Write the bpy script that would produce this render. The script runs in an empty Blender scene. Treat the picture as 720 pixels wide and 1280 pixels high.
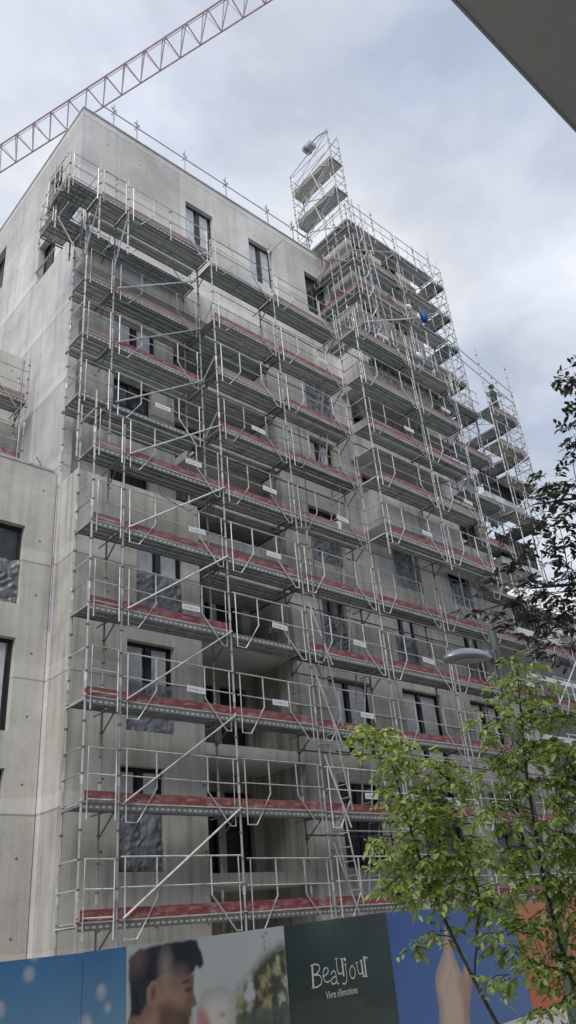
import bpy, math, random
from mathutils import Vector, Matrix
random.seed(7)
rnd = random.random
def ru(a, b): return a + (b - a) * random.random()
sc = bpy.context.scene
col = sc.collection
Z0 = 2.245
def Z(L): return Z0 + 2.0 * L          # height of scaffold lift L

# ------------------------------------------------------------------ materials
MATS = {}
def nodes_of(name):
    m = bpy.data.materials.new(name); m.use_nodes = True
    nt = m.node_tree; b = nt.nodes['Principled BSDF']
    MATS[name] = m
    return m, nt, b
def N(nt, typ, **kw):
    n = nt.nodes.new(typ)
    for k, v in kw.items():
        if k.startswith('i_'):
            key = k[2:]
            key = int(key) if key.isdigit() else key.replace('_', ' ')
            n.inputs[key].default_value = v
        else: setattr(n, k, v)
    return n
def ramp(nt, fac, stops):
    r = nt.nodes.new('ShaderNodeValToRGB')
    e = r.color_ramp.elements
    while len(e) < len(stops): e.new(0.5)
    for el, (p, c) in zip(e, stops):
        el.position = p; el.color = (c[0], c[1], c[2], 1) if not isinstance(c, (int, float)) else (c, c, c, 1)
    nt.links.new(fac, r.inputs[0]); return r.outputs[0]
def mixc(nt, fac, a, b, mode='MIX'):
    m = nt.nodes.new('ShaderNodeMix'); m.data_type = 'RGBA'; m.blend_type = mode
    for idx, v in ((0, fac), (6, a), (7, b)):
        if hasattr(v, 'links'): nt.links.new(v, m.inputs[idx])
        else: m.inputs[idx].default_value = v if idx == 0 else (v[0], v[1], v[2], 1)
    return m.outputs[2]
def mth(nt, op, a, b=0.0, c=None):
    m = nt.nodes.new('ShaderNodeMath'); m.operation = op
    for i, v in enumerate((a, b, c)):
        if v is None: continue
        if hasattr(v, 'links'): nt.links.new(v, m.inputs[i])
        else: m.inputs[i].default_value = v
    return m.outputs[0]
def coords(nt): return nt.nodes.new('ShaderNodeTexCoord').outputs['Object']
def mapped(nt, src, scale):
    m = nt.nodes.new('ShaderNodeMapping'); m.inputs['Scale'].default_value = scale
    nt.links.new(src, m.inputs[0]); return m.outputs[0]
def noise(nt, vec, scale, detail=4, rough=.6, dist=0):
    n = nt.nodes.new('ShaderNodeTexNoise'); n.inputs['Scale'].default_value = scale
    n.inputs['Detail'].default_value = detail; n.inputs['Roughness'].default_value = rough
    n.inputs['Distortion'].default_value = dist
    nt.links.new(vec, n.inputs['Vector']); return n.outputs['Fac']

def concrete(name, base, warm=0.0, streak=.35, joint=True, lowshade=0.0, axis='X', jw=2.6, rough=.85):
    m, nt, b = nodes_of(name)
    co = coords(nt)
    dark = tuple(base * k * .74 for k in (1.02, 1.0 - .015 * warm, 1.0 - .13 * warm))
    lite = tuple(base * k * 1.2 for k in (1.02, 1.0 - .01 * warm, 1.0 - .10 * warm))
    big = noise(nt, co, .55, 6, .65, .3)
    c = ramp(nt, big, [(.28, dark), (.5, tuple((x + y) / 2 for x, y in zip(dark, lite))), (.72, lite)])
    st = noise(nt, mapped(nt, co, (3.2, 3.2, .16)), 1.6, 5, .6)
    c = mixc(nt, streak, c, ramp(nt, st, [(.33, .42), (.5, .95), (.7, 1.12)]), 'MULTIPLY')
    fine = noise(nt, co, 22, 3, .7)
    c = mixc(nt, .35, c, ramp(nt, fine, [(.3, .72), (.65, 1.1)]), 'MULTIPLY')
    sep = nt.nodes.new('ShaderNodeSeparateXYZ'); nt.links.new(co, sep.inputs[0])
    if joint:
        h = sep.outputs[0] if axis == 'X' else sep.outputs[1]
        v = sep.outputs[2]
        wob = mth(nt, 'MULTIPLY', noise(nt, co, 1.3, 2), .06)
        vv = mth(nt, 'FRACT', mth(nt, 'DIVIDE', mth(nt, 'ADD', mth(nt, 'SUBTRACT', v, Z(.36) - 28.2), wob), 2.82))
        hh = mth(nt, 'FRACT', mth(nt, 'DIVIDE', mth(nt, 'ADD', h, 50.4), jw))
        jv = mth(nt, 'LESS_THAN', mth(nt, 'ABSOLUTE', mth(nt, 'SUBTRACT', vv, .5)), .008)
        jh = mth(nt, 'LESS_THAN', mth(nt, 'ABSOLUTE', mth(nt, 'SUBTRACT', hh, .5)), .005)
        band = mth(nt, 'LESS_THAN', mth(nt, 'ABSOLUTE', mth(nt, 'SUBTRACT', vv, .56)), .055)
        c = mixc(nt, mth(nt, 'MULTIPLY', jv, .55), c, (base * .3, base * .3, base * .28))
        c = mixc(nt, mth(nt, 'MULTIPLY', jh, .35), c, (base * .35, base * .35, base * .33))
        c = mixc(nt, mth(nt, 'MULTIPLY', band, .22), c, (base * 1.5, base * 1.48, base * 1.4))
        # panel tone change
        cell = nt.nodes.new('ShaderNodeTexWhiteNoise'); cell.noise_dimensions = '2D'
        cb = nt.nodes.new('ShaderNodeCombineXYZ')
        nt.links.new(mth(nt, 'FLOOR', mth(nt, 'ADD', mth(nt, 'DIVIDE', mth(nt, 'ADD', h, 50.4), jw), .5)), cb.inputs[0])
        nt.links.new(mth(nt, 'FLOOR', mth(nt, 'ADD', mth(nt, 'DIVIDE', mth(nt, 'SUBTRACT', v, Z(.36) - 28.2), 2.82), .5)), cb.inputs[1])
        nt.links.new(cb.outputs[0], cell.inputs['Vector'])
        c = mixc(nt, .5, c, ramp(nt, cell.outputs['Value'], [(0, .78), (1, 1.12)]), 'MULTIPLY')
        # tie holes
        f1 = mth(nt, 'SUBTRACT', mth(nt, 'FRACT', mth(nt, 'DIVIDE', mth(nt, 'ADD', h, 50.1), 1.3)), .5)
        f2 = mth(nt, 'SUBTRACT', mth(nt, 'FRACT', mth(nt, 'DIVIDE', v, 1.41)), .5)
        d2 = mth(nt, 'ADD', mth(nt, 'MULTIPLY', mth(nt, 'MULTIPLY', f1, f1), 1.69), mth(nt, 'MULTIPLY', mth(nt, 'MULTIPLY', f2, f2), 1.99))
        hole = mth(nt, 'LESS_THAN', d2, .0009)
        c = mixc(nt, mth(nt, 'MULTIPLY', hole, .75), c, (.03, .03, .03))
    if lowshade:  # darker towards the ground: shade of the lower floors painted into the colour
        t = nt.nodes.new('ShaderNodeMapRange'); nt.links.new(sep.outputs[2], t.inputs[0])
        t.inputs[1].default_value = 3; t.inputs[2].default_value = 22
        t.inputs[3].default_value = 1 - lowshade; t.inputs[4].default_value = 1
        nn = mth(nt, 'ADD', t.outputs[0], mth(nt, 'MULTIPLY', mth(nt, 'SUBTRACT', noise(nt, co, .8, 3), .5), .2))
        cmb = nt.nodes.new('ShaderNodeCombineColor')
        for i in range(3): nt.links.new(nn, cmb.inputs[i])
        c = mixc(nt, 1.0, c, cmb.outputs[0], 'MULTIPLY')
    nt.links.new(c, b.inputs['Base Color']); b.inputs['Roughness'].default_value = rough
    bp = nt.nodes.new('ShaderNodeBump'); bp.inputs['Strength'].default_value = .25; bp.inputs['Distance'].default_value = .02
    nt.links.new(noise(nt, co, 9, 6, .7), bp.inputs['Height']); nt.links.new(bp.outputs[0], b.inputs['Normal'])
    return m
def plain(name, c, rough=.5, metal=0.0, var=.25, nscale=4, spec=None):
    m, nt, b = nodes_of(name)
    co = coords(nt)
    n = noise(nt, co, nscale, 4, .65)
    out = mixc(nt, 1.0, c, ramp(nt, n, [(.3, 1 - var), (.7, 1 + var * .6)]), 'MULTIPLY')
    nt.links.new(out, b.inputs['Base Color'])
    b.inputs['Roughness'].default_value = rough; b.inputs['Metallic'].default_value = metal
    if spec is not None: b.inputs['Specular IOR Level'].default_value = spec
    return m
concrete('conc_low', .56, warm=.75, streak=.55, lowshade=.12)
concrete('conc_mid', .53, warm=.8, streak=.5, lowshade=.05)
concrete('conc_attic', .56, warm=.35, streak=.16)
concrete('conc_side', .58, warm=.0, streak=.30, axis='Y', jw=3.1)
concrete('conc_band', .56, warm=.4, streak=.5, joint=False)
concrete('conc_annex', .60, warm=.8, streak=.30, lowshade=.18, jw=3.3)
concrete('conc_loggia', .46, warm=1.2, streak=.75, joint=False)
concrete('conc_soffit', .6, warm=.5, streak=.1, joint=False)
concrete('render_far', .40, warm=.3, streak=.2, joint=False)
def worn(name, c, rough, metal):
    m, nt, b = nodes_of(name)
    co = coords(nt); oi = nt.nodes.new('ShaderNodeObjectInfo')
    sh_ = nt.nodes.new('ShaderNodeVectorMath'); sh_.operation = 'ADD'
    nt.links.new(co, sh_.inputs[0]); nt.links.new(oi.outputs['Location'], sh_.inputs[1])
    v = sh_.outputs[0]
    out = mixc(nt, 1.0, c, ramp(nt, noise(nt, v, 2.2, 5, .7), [(.3, .62), (.5, 1.0), (.7, 1.18)]), 'MULTIPLY')
    out = mixc(nt, ramp(nt, noise(nt, v, 3.7, 5, .75), [(.56, 0.0), (.66, .7)]), out, (.17, .11, .075))
    out = mixc(nt, ramp(nt, noise(nt, v, 6.1, 4, .7), [(.62, 0.0), (.70, .7)]), out, (.55, .54, .50))
    out = mixc(nt, 1.0, out, ramp(nt, oi.outputs['Random'], [(0, .68), (.5, 1.0), (1, 1.12)]), 'MULTIPLY')
    nt.links.new(out, b.inputs['Base Color']); b.inputs['Roughness'].default_value = rough; b.inputs['Metallic'].default_value = metal
worn('galv', (.40, .41, .42), .5, .3)
worn('galv_bright', (.56, .57, .58), .45, .25)
plain('galv_dark', (.17, .18, .19), .5, .5, .3, 3)
plain('ledge', (.50, .48, .46), .6, .1, .35, 2)
plain('red_mark', (.42, .03, .03), .5)
plain('frame_black', (.012, .013, .015), .35)
plain('white_plate', (.62, .63, .64), .5, var=.06)
plain('grey_print', (.32, .33, .36), .6)
plain('green_net', (.03, .07, .05), .8)
plain('blue_bag', (.012, .06, .30), .55, var=.4, nscale=8)
plain('timber', (.30, .21, .12), .8, var=.4, nscale=6)
plain('lamp_body', (.26, .28, .33), .32, .5, .12)
plain('lamp_pole', (.12, .14, .14), .5, .3)
plain('crane_red_hazed', (.60, .38, .40), .55, var=.2)  # red paled towards pink, with distance haze put into the colour
plain('crane_white', (.68, .68, .70), .55, var=.2)
plain('cable', (.25, .26, .3), .6)
plain('steel_blue', (.10, .14, .15), .55, .4)
plain('railing_dark', (.035, .04, .055), .4)
plain('slab_white', (.62, .63, .65), .7)
plain('soffit_far', (.56, .60, .55), .8, var=.06, nscale=.7)
plain('fascia', (.5, .56, .53), .7, var=.05)
plain('opp_wall', (.32, .32, .31), .85, var=.15, nscale=.5)
plain('asphalt', (.05, .05, .052), .9, var=.3, nscale=2)
plain('paving', (.34, .33, .31), .9, var=.25, nscale=3)
plain('bark', (.09, .075, .055), .9, var=.4, nscale=14)
plain('bark_dark', (.05, .045, .045), .9, var=.4, nscale=14)
plain('skin_tone', (.35, .2, .14), .6)
plain('helmet', (.8, .8, .8), .4)
plain('hivis', (.03, .08, .06), .8)
plain('cloth', (.75, .76, .78), .9, var=.1, nscale=12)

# red toe board, scuffed
m, nt, b = nodes_of('toe_red')
oi = nt.nodes.new('ShaderNodeObjectInfo')
co = coords(nt)
n1 = noise(nt, mapped(nt, co, (1.2, 1, 3)), 3.2, 5, .7)
c = ramp(nt, n1, [(.30, (.12, .022, .028)), (.46, (.19, .035, .045)), (.57, (.26, .12, .12)), (.68, (.34, .29, .27))])
fade = ramp(nt, oi.outputs['Random'], [(.0, .08), (.35, .2), (.7, .6), (1, .9)])
sl_ = nt.nodes.new('ShaderNodeSeparateXYZ'); nt.links.new(oi.outputs['Location'], sl_.inputs[0])
hi = nt.nodes.new('ShaderNodeMapRange'); nt.links.new(sl_.outputs[2], hi.inputs[0])
hi.inputs[1].default_value = 9.5; hi.inputs[2].default_value = 13.5; hi.inputs[3].default_value = .12; hi.inputs[4].default_value = 1.0
c = mixc(nt, mth(nt, 'MULTIPLY', fade, hi.outputs[0]), c, (.27, .22, .21))
nt.links.new(c, b.inputs['Base Color']); b.inputs['Roughness'].default_value = .6
# perforated steel deck (holes read as light dots along ribs)
m, nt, b = nodes_of('deck_steel')
oi = nt.nodes.new('ShaderNodeObjectInfo')
co = coords(nt); sep = nt.nodes.new('ShaderNodeSeparateXYZ'); nt.links.new(co, sep.inputs[0])
fx = mth(nt, 'ABSOLUTE', mth(nt, 'SUBTRACT', mth(nt, 'FRACT', mth(nt, 'MULTIPLY', sep.outputs[0], 20.0)), .5))
fy = mth(nt, 'ABSOLUTE', mth(nt, 'SUBTRACT', mth(nt, 'FRACT', mth(nt, 'MULTIPLY', sep.outputs[1], 12.5)), .5))
dots = mth(nt, 'MULTIPLY', mth(nt, 'LESS_THAN', fx, .2), mth(nt, 'MULTIPLY', mth(nt, 'LESS_THAN', fy, .12), .4))
base = ramp(nt, oi.outputs['Random'], [(0, (.40, .44, .44)), (.4, (.52, .57, .57)), (.7, (.58, .57, .54)), (1, (.66, .60, .54))])
wear = noise(nt, co, 2.5, 5, .7)
c = mixc(nt, .8, base, ramp(nt, wear, [(.3, .55), (.7, 1.25)]), 'MULTIPLY')
c = mixc(nt, mth(nt, 'MULTIPLY', dots, .7), c, (.03, .033, .035))
nt.links.new(c, b.inputs['Base Color']); b.inputs['Roughness'].default_value = .6; b.inputs['Metallic'].default_value = .1
# side profile of the deck with bright dashes
m, nt, b = nodes_of('deck_edge')
co = coords(nt); sep = nt.nodes.new('ShaderNodeSeparateXYZ'); nt.links.new(co, sep.inputs[0])
fx = mth(nt, 'ABSOLUTE', mth(nt, 'SUBTRACT', mth(nt, 'FRACT', mth(nt, 'MULTIPLY', sep.outputs[0], 7.5)), .5))
dz = mth(nt, 'LESS_THAN', mth(nt, 'ABSOLUTE', mth(nt, 'ADD', sep.outputs[2], .095)), .02)
d = mth(nt, 'MULTIPLY', mth(nt, 'LESS_THAN', fx, .3), dz)
c = mixc(nt, d, (.17, .18, .175), (.5, .5, .48))
c = mixc(nt, .7, c, ramp(nt, noise(nt, co, 3, 4), [(.3, .6), (.7, 1.2)]), 'MULTIPLY')
nt.links.new(c, b.inputs['Base Color']); b.inputs['Roughness'].default_value = .5; b.inputs['Metallic'].default_value = .4
# window pane: dark reflective glass over a dim room, reflected sky in the colour
m, nt, b = nodes_of('glass')
co = coords(nt)
oi = nt.nodes.new('ShaderNodeObjectInfo')
c = mixc(nt, noise(nt, co, 1.2, 3), (.012, .015, .018), (.05, .054, .06))
nt.links.new(c, b.inputs['Base Color']); b.inputs['Roughness'].default_value = .12
b.inputs['Specular IOR Level'].default_value = .6
bp = nt.nodes.new('ShaderNodeBump'); bp.inputs['Strength'].default_value = .08
nt.links.new(noise(nt, co, 1.6, 2), bp.inputs['Height']); nt.links.new(bp.outputs[0], b.inputs['Normal'])
# protective plastic film, crumpled
m, nt, b = nodes_of('film')
co = coords(nt)
n1 = noise(nt, mapped(nt, co, (3, 3, .8)), 1.9, 5, .6, 1.2)
c = ramp(nt, n1, [(.34, (.16, .18, .20)), (.52, (.23, .25, .28)), (.64, (.33, .35, .38)), (.76, (.55, .57, .61))])
nt.links.new(c, b.inputs['Base Color']); b.inputs['Roughness'].default_value = .3
al = ramp(nt, n1, [(.3, .55), (.6, .85)])
nt.links.new(al, b.inputs['Alpha'])
bp = nt.nodes.new('ShaderNodeBump'); bp.inputs['Strength'].default_value = .45; bp.inputs['Distance'].default_value = .06
nt.links.new(n1, bp.inputs['Height']); nt.links.new(bp.outputs[0], b.inputs['Normal'])
plain('film_white_reflection', (.52, .54, .57), .5, var=.3, nscale=2.2)  # sheet tone lightened to paint sky reflection on the panes

def leafmat(name, c1, c2, c3, trans=.35):
    m, nt, b = nodes_of(name)
    co = coords(nt)
    g = nt.nodes.new('ShaderNodeNewGeometry')
    rpi = g.outputs['Random Per Island']
    c = ramp(nt, rpi, [(0, c1), (.5, c2), (1, c3)])
    c = mixc(nt, .6, c, ramp(nt, noise(nt, co, 1.8, 3), [(.3, .6), (.7, 1.3)]), 'MULTIPLY')
    nt.links.new(c, b.inputs['Base Color']); b.inputs['Roughness'].default_value = .5
    tr = nt.nodes.new('ShaderNodeBsdfTranslucent'); nt.links.new(c, tr.inputs[0])
    mx = nt.nodes.new('ShaderNodeMixShader'); mx.inputs[0].default_value = trans
    out = nt.nodes['Material Output']
    nt.links.new(b.outputs[0], mx.inputs[1]); nt.links.new(tr.outputs[0], mx.inputs[2]); nt.links.new(mx.outputs[0], out.inputs[0])
leafmat('leaf_green', (.20, .31, .06), (.44, .58, .15), (.72, .78, .36), .5)
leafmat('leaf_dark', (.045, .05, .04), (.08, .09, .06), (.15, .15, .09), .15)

# posters
def bokeh_sky():
    m, nt, b = nodes_of('poster_sky')
    co = coords(nt); sep = nt.nodes.new('ShaderNodeSeparateXYZ'); nt.links.new(co, sep.inputs[0])
    t = nt.nodes.new('ShaderNodeMapRange'); nt.links.new(sep.outputs[2], t.inputs[0])
    t.inputs[1].default_value = .6; t.inputs[2].default_value = 1.8
    c = ramp(nt, t.outputs[0], [(0, (.16, .26, .36)), (1, (.05, .15, .31))])
    v = nt.nodes.new('ShaderNodeTexVoronoi'); v.inputs['Scale'].default_value = 9
    nt.links.new(mapped(nt, co, (1, 1, .8)), v.inputs['Vector'])
    msk = ramp(nt, v.outputs['Distance'], [(.12, 1.0), (.36, 0.0)])
    n2 = noise(nt, co, 2.8, 2)
    f = mth(nt, 'MULTIPLY', msk, ramp(nt, n2, [(.48, 0.0), (.62, .75)]))
    c = mixc(nt, f, c, (.42, .42, .46))
    nt.links.new(c, b.inputs['Base Color']); b.inputs['Roughness'].default_value = .35
bokeh_sky()
plain('poster_pale', (.33, .36, .36), .4, var=.1, nscale=1.5)
plain('poster_green', (.006, .022, .020), .3, var=.5, nscale=2)
plain('poster_grass', (.022, .036, .036), .35, var=.4, nscale=6)
plain('poster_blue', (.014, .070, .27), .35, var=.15, nscale=1.2)
plain('poster_orange', (.42, .085, .025), .4, var=.12, nscale=2)
plain('poster_hair', (.016, .019, .026), .4, var=.5, nscale=9)
plain('poster_skin', (.22, .14, .105), .4, var=.35, nscale=3.5)
plain('poster_ear', (.27, .16, .125), .4, var=.2, nscale=9)
plain('poster_beard', (.085, .052, .038), .4, var=.4, nscale=9)
plain('poster_baby', (.38, .36, .35), .4, var=.15, nscale=5)
plain('poster_babyface', (.33, .15, .12), .4, var=.2, nscale=5)
plain('poster_bush', (.06, .075, .03), .4, var=.9, nscale=14)
plain('poster_fog', (.05, .065, .065), .4, var=.3, nscale=5)
plain('poster_hand', (.36, .26, .21), .4, var=.35, nscale=3)
plain('poster_handshade', (.25, .14, .10), .4, var=.3, nscale=4)
plain('poster_ink', (.62, .66, .62), .4, var=.05)
plain('poster_dark', (.02, .018, .02), .4, var=.05)

# ------------------------------------------------------------------ mesh helpers
class MB:
    def __init__(s): s.v = []; s.f = []; s.mi = []; s.ms = []
    def mat(s, name):
        if name not in s.ms: s.ms.append(name)
        return s.ms.index(name)
    def quad(s, pts, m):
        n = len(s.v); s.v += [tuple(p) for p in pts]; s.f.append(tuple(range(n, n + len(pts)))); s.mi.append(s.mat(m)); return s
    def box(s, x0, x1, y0, y1, z0, z1, m, M=None):
        n = len(s.v)
        P = [(x0, y0, z0), (x1, y0, z0), (x1, y1, z0), (x0, y1, z0), (x0, y0, z1), (x1, y0, z1), (x1, y1, z1), (x0, y1, z1)]
        if M is not None: P = [tuple(M @ Vector(p)) for p in P]
        s.v += P
        k = s.mat(m)
        for f in ((0, 3, 2, 1), (4, 5, 6, 7), (0, 1, 5, 4), (1, 2, 6, 5), (2, 3, 7, 6), (3, 0, 4, 7)):
            s.f.append(tuple(n + i for i in f)); s.mi.append(k)
        return s
    def tube(s, pts, r, m, n=6, r1=None, cap=True):
        pts = [Vector(p) for p in pts]; rings = []
        for i, p in enumerate(pts):
            if i == 0: d = pts[1] - p
            elif i == len(pts) - 1: d = p - pts[i - 1]
            else: d = (pts[i + 1] - p).normalized() + (p - pts[i - 1]).normalized()
            d.normalize()
            a = Vector((0, 0, 1)) if abs(d.z) < .9 else Vector((1, 0, 0))
            u = d.cross(a).normalized(); w = d.cross(u)
            rr = r if r1 is None else r + (r1 - r) * i / (len(pts) - 1)
            base = len(s.v)
            for k in range(n):
                an = 2 * math.pi * k / n
                s.v.append(tuple(p + (u * math.cos(an) + w * math.sin(an)) * rr))
            rings.append(base)
        k = s.mat(m)
        for a_, b_ in zip(rings, rings[1:]):
            for i in range(n):
                j = (i + 1) % n
                s.f.append((a_ + i, a_ + j, b_ + j, b_ + i)); s.mi.append(k)
        if cap:
            s.f.append(tuple(rings[0] + i for i in range(n))); s.mi.append(k)
            s.f.append(tuple(rings[-1] + i for i in reversed(range(n)))); s.mi.append(k)
        return s
    def mesh(s, name):
        me = bpy.data.meshes.new(name); me.from_pydata(s.v, [], s.f)
        for x in s.ms: me.materials.append(MATS[x])
        me.polygons.foreach_set('material_index', s.mi); me.update(); return me
def obj(name, me, parent=None, loc=(0, 0, 0), rz=0.0, **props):
    if isinstance(me, MB): me = me.mesh(name)
    o = bpy.data.objects.new(name, me); col.objects.link(o)
    o.location = loc; o.rotation_euler = (0, 0, rz)
    if parent is not None: o.parent = parent
    for k, v in props.items(): o[k] = v
    return o
def thing(name, label, cat, loc=(0, 0, 0), group=None, rz=0.0):
    o = bpy.data.objects.new(name, None); col.objects.link(o); o.location = loc; o.rotation_euler = (0, 0, rz)
    o.empty_display_size = .3
    o['label'] = label; o['category'] = cat
    if group: o['group'] = group
    return o
def smooth(me):
    for p in me.polygons: p.use_smooth = True

# wall in plane 'y=c' (axis X) or 'x=c' (axis Y) facing the negative side, thickness t inward, with openings
def wall(mb, axis, c, a0, a1, z0, z1, t, opens, m, flip=1):
    xs = sorted({a0, a1, *[v for o in opens for v in o[:2]]}); zs = sorted({z0, z1, *[v for o in opens for v in o[2:4]]})
    xs = [x for x in xs if a0 <= x <= a1]; zs = [z for z in zs if z0 <= z <= z1]
    def P(a, d, z): return (a, c + d * flip, z) if axis == 'X' else (c + d * flip, a, z)
    def inside(x, z): return any(o[0] < x < o[1] and o[2] < z < o[3] for o in opens)
    for xa, xb in zip(xs, xs[1:]):
        for za, zb in zip(zs, zs[1:]):
            if inside((xa + xb) / 2, (za + zb) / 2): continue
            mb.quad([P(xa, 0, za), P(xb, 0, za), P(xb, 0, zb), P(xa, 0, zb)], m)
            mb.quad([P(xa, t, za), P(xa, t, zb), P(xb, t, zb), P(xb, t, za)], m)
    for o in opens:
        x0, x1, y0, y1 = o[:4]; y0 = max(y0, z0); y1 = min(y1, z1)
        mb.quad([P(x0, 0, y0), P(x1, 0, y0), P(x1, t, y0), P(x0, t, y0)], m)
        mb.quad([P(x0, 0, y1), P(x0, t, y1), P(x1, t, y1), P(x1, 0, y1)], m)
        mb.quad([P(x0, 0, y0), P(x0, t, y0), P(x0, t, y1), P(x0, 0, y1)], m)
        mb.quad([P(x1, 0, y0), P(x1, 0, y1), P(x1, t, y1), P(x1, t, y0)], m)
    for (a, b) in ((a0, a0), (a1, a1)):
        mb.quad([P(a, 0, z0), P(a, t, z0), P(a, t, z1), P(a, 0, z1)], m)
    mb.quad([P(a0, 0, z1), P(a1, 0, z1), P(a1, t, z1), P(a0, t, z1)], m)
    mb.quad([P(a0, 0, z0), P(a0, t, z0), P(a1, t, z0), P(a1, 0, z0)], m)

# window: black frame, mullions, pane(s), optional film; built in local frame (x along, y inward), then placed
def window(parent, axis, c, o, kind='plain', t=.16, split=None):
    x0, x1, z0, z1 = o[:4]; w = x1 - x0 - .004; h = z1 - z0 - .004
    f = MB(); fw = .07
    f.box(0, w, 0, .07, 0, fw, 'frame_black').box(0, w, 0, .07, h - fw, h, 'frame_black')
    f.box(0, fw, .002, .068, fw, h - fw, 'frame_black').box(w - fw, w, .002, .068, fw, h - fw, 'frame_black')
    n = split or (2 if w > .95 else 1)
    for i in range(1, n):
        xx = w * i / n
        f.box(xx - .07, xx + .07, -.012, .066, fw, h - fw, 'frame_black')
    if axis == 'X': loc = (x0 + .002, c + t, z0 + .002); rz = 0
    else: loc = (c + t, x1 - .002, z0 + .002); rz = -math.pi / 2
    fo = obj('window', f, parent, loc, rz)
    p = MB(); p.quad([(fw, .04, fw), (w - fw, .04, fw), (w - fw, .04, h - fw), (fw, .04, h - fw)], 'glass')
    obj('pane', p, fo)
    if kind in ('pale_pane', 'film_half'):
        # pale protective sheet, also standing in for sky reflected in the panes
        q = MB()
        cells = range(n)
        for i in cells:
            a = w * i / n + (.09 if i == 0 else .1); b_ = w * (i + 1) / n - (.09 if i == n - 1 else .1)
            top = h - fw - .02
            q.quad([(a + .02, .030, fw + .02), (b_ - .04, .030, fw + .02), (b_ - .04, .030, top), (a + .02, .030, top)], 'film_white_reflection')
        obj('sheet_and_reflection', q, fo)
    if kind in ('film', 'film_half', 'film_low'):
        q = MB(); top = h * (.55 if kind != 'film' else 1.0) + (0 if kind != 'film' else -.03)
        nx, nz = 12, 12; base = len(q.v); k = q.mat('film')
        for j in range(nz + 1):
            for i in range(nx + 1):
                edge = 0 if 0 < j < nz else .02
                q.v.append((.03 + (w - .06) * i / nx + ru(-.01, .01), -.05 + ru(-.04, .03) + edge, .02 + top * j / nz + (ru(-.05, .04) if j == nz else 0)))
        for j in range(nz):
            for i in range(nx):
                a = base + j * (nx + 1) + i
                q.f.append((a, a + 1, a + nx + 2, a + nx + 1)); q.mi.append(k)
        obj('plastic_film', q, fo)
    return fo

# ------------------------------------------------------------------ apartment building
B = thing('apartment_building', 'raw concrete apartment block under construction wrapped in scaffolding', 'building', (3, 5, 0))
BO = Vector((3, 5, 0))
def bobj(name, mb, parent=B): 
    o = obj(name, mb, parent); o.matrix_parent_inverse = Matrix.Translation(-BO) if parent is B else Matrix.Identity(4); return o
def bwin(axis, c, o, kind='plain', parent=B, **k):
    w = window(parent, axis, c, o, kind, **k)
    if parent is B: w.matrix_parent_inverse = Matrix.Translation(-BO)
    return w
F = [.42 + 1.41 * i for i in range(8)]
# projecting lower-left volume
pw = [(-2.24, -1.10, Z(.45), Z(1.5)), (-2.11, -.80, Z(1.88), Z(2.93)), (-1.87, -.47, Z(3.29), Z(4.34))]
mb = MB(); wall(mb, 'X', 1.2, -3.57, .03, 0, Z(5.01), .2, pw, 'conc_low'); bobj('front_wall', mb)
for o, k in zip(pw, ('film_half', 'film_half', 'film_half')): bwin('X', 1.2, o, k)
mb = MB().box(-3.567, -3.37, 1.4, 2.0, 0, Z(5.01) - .002, 'conc_low'); bobj('side_wall', mb)
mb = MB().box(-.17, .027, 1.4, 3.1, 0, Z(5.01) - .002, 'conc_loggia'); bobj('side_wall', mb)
mb = MB().box(-3.37, -.17, 1.4, 2.2, Z(4.65) - .2, Z(4.65), 'conc_band'); bobj('terrace_slab', mb)
# set-back left front
tw = [(-2.1, -.85, Z(4.75), Z(5.73)), (-2.07, -.78, Z(6.10), Z(7.14)), (-2.04, -.60, Z(7.55), Z(8.55))]
mb = MB(); wall(mb, 'X', 2.2, -3.57, .03, Z(4.65), Z(9.05), .2, tw, 'conc_mid'); bobj('front_wall', mb)
for o, k in zip(tw, ('plain', 'plain', 'pale_pane')): bwin('X', 2.2, o, k)
mb = MB().box(-.17, .027, 2.4, 3.1, Z(5.01), Z(9.05), 'conc_loggia'); bobj('side_wall', mb)
mb = MB().box(-3.55, 3.0, 1.62, 1.98, Z(8.68), Z(8.78), 'conc_soffit').box(-3.56, 3.02, 1.5, 1.618, Z(8.66), Z(9.22), 'conc_band'); bobj('parapet', mb)
# loggia
lw = []
for n_, fl in enumerate(F[:7]):
    z0 = Z(fl) + .02; lw.append((.25, 1.85, z0, z0 + 2.12)); lw.append((2.0, 2.95, z0, z0 + 2.12))
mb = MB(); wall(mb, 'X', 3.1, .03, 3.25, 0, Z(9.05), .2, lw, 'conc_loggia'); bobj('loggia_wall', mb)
for i, o in enumerate(lw): bwin('X', 3.1, o, ('plain', 'plain', 'film_low', 'plain', 'pale_pane')[i % 5])
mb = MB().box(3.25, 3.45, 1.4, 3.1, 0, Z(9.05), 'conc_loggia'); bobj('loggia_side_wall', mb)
for n_, fl in enumerate(F[:7]):
    y0 = 1.203 if n_ < 4 else 1.6
    mb = MB().box(.03, 3.248, y0, 3.098, Z(fl) - .26, Z(fl), 'conc_soffit').box(.032, 3.246, y0 - .006, y0, Z(fl) - .262, Z(fl) + .002, 'conc_band'); bobj('loggia_slab', mb)
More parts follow.
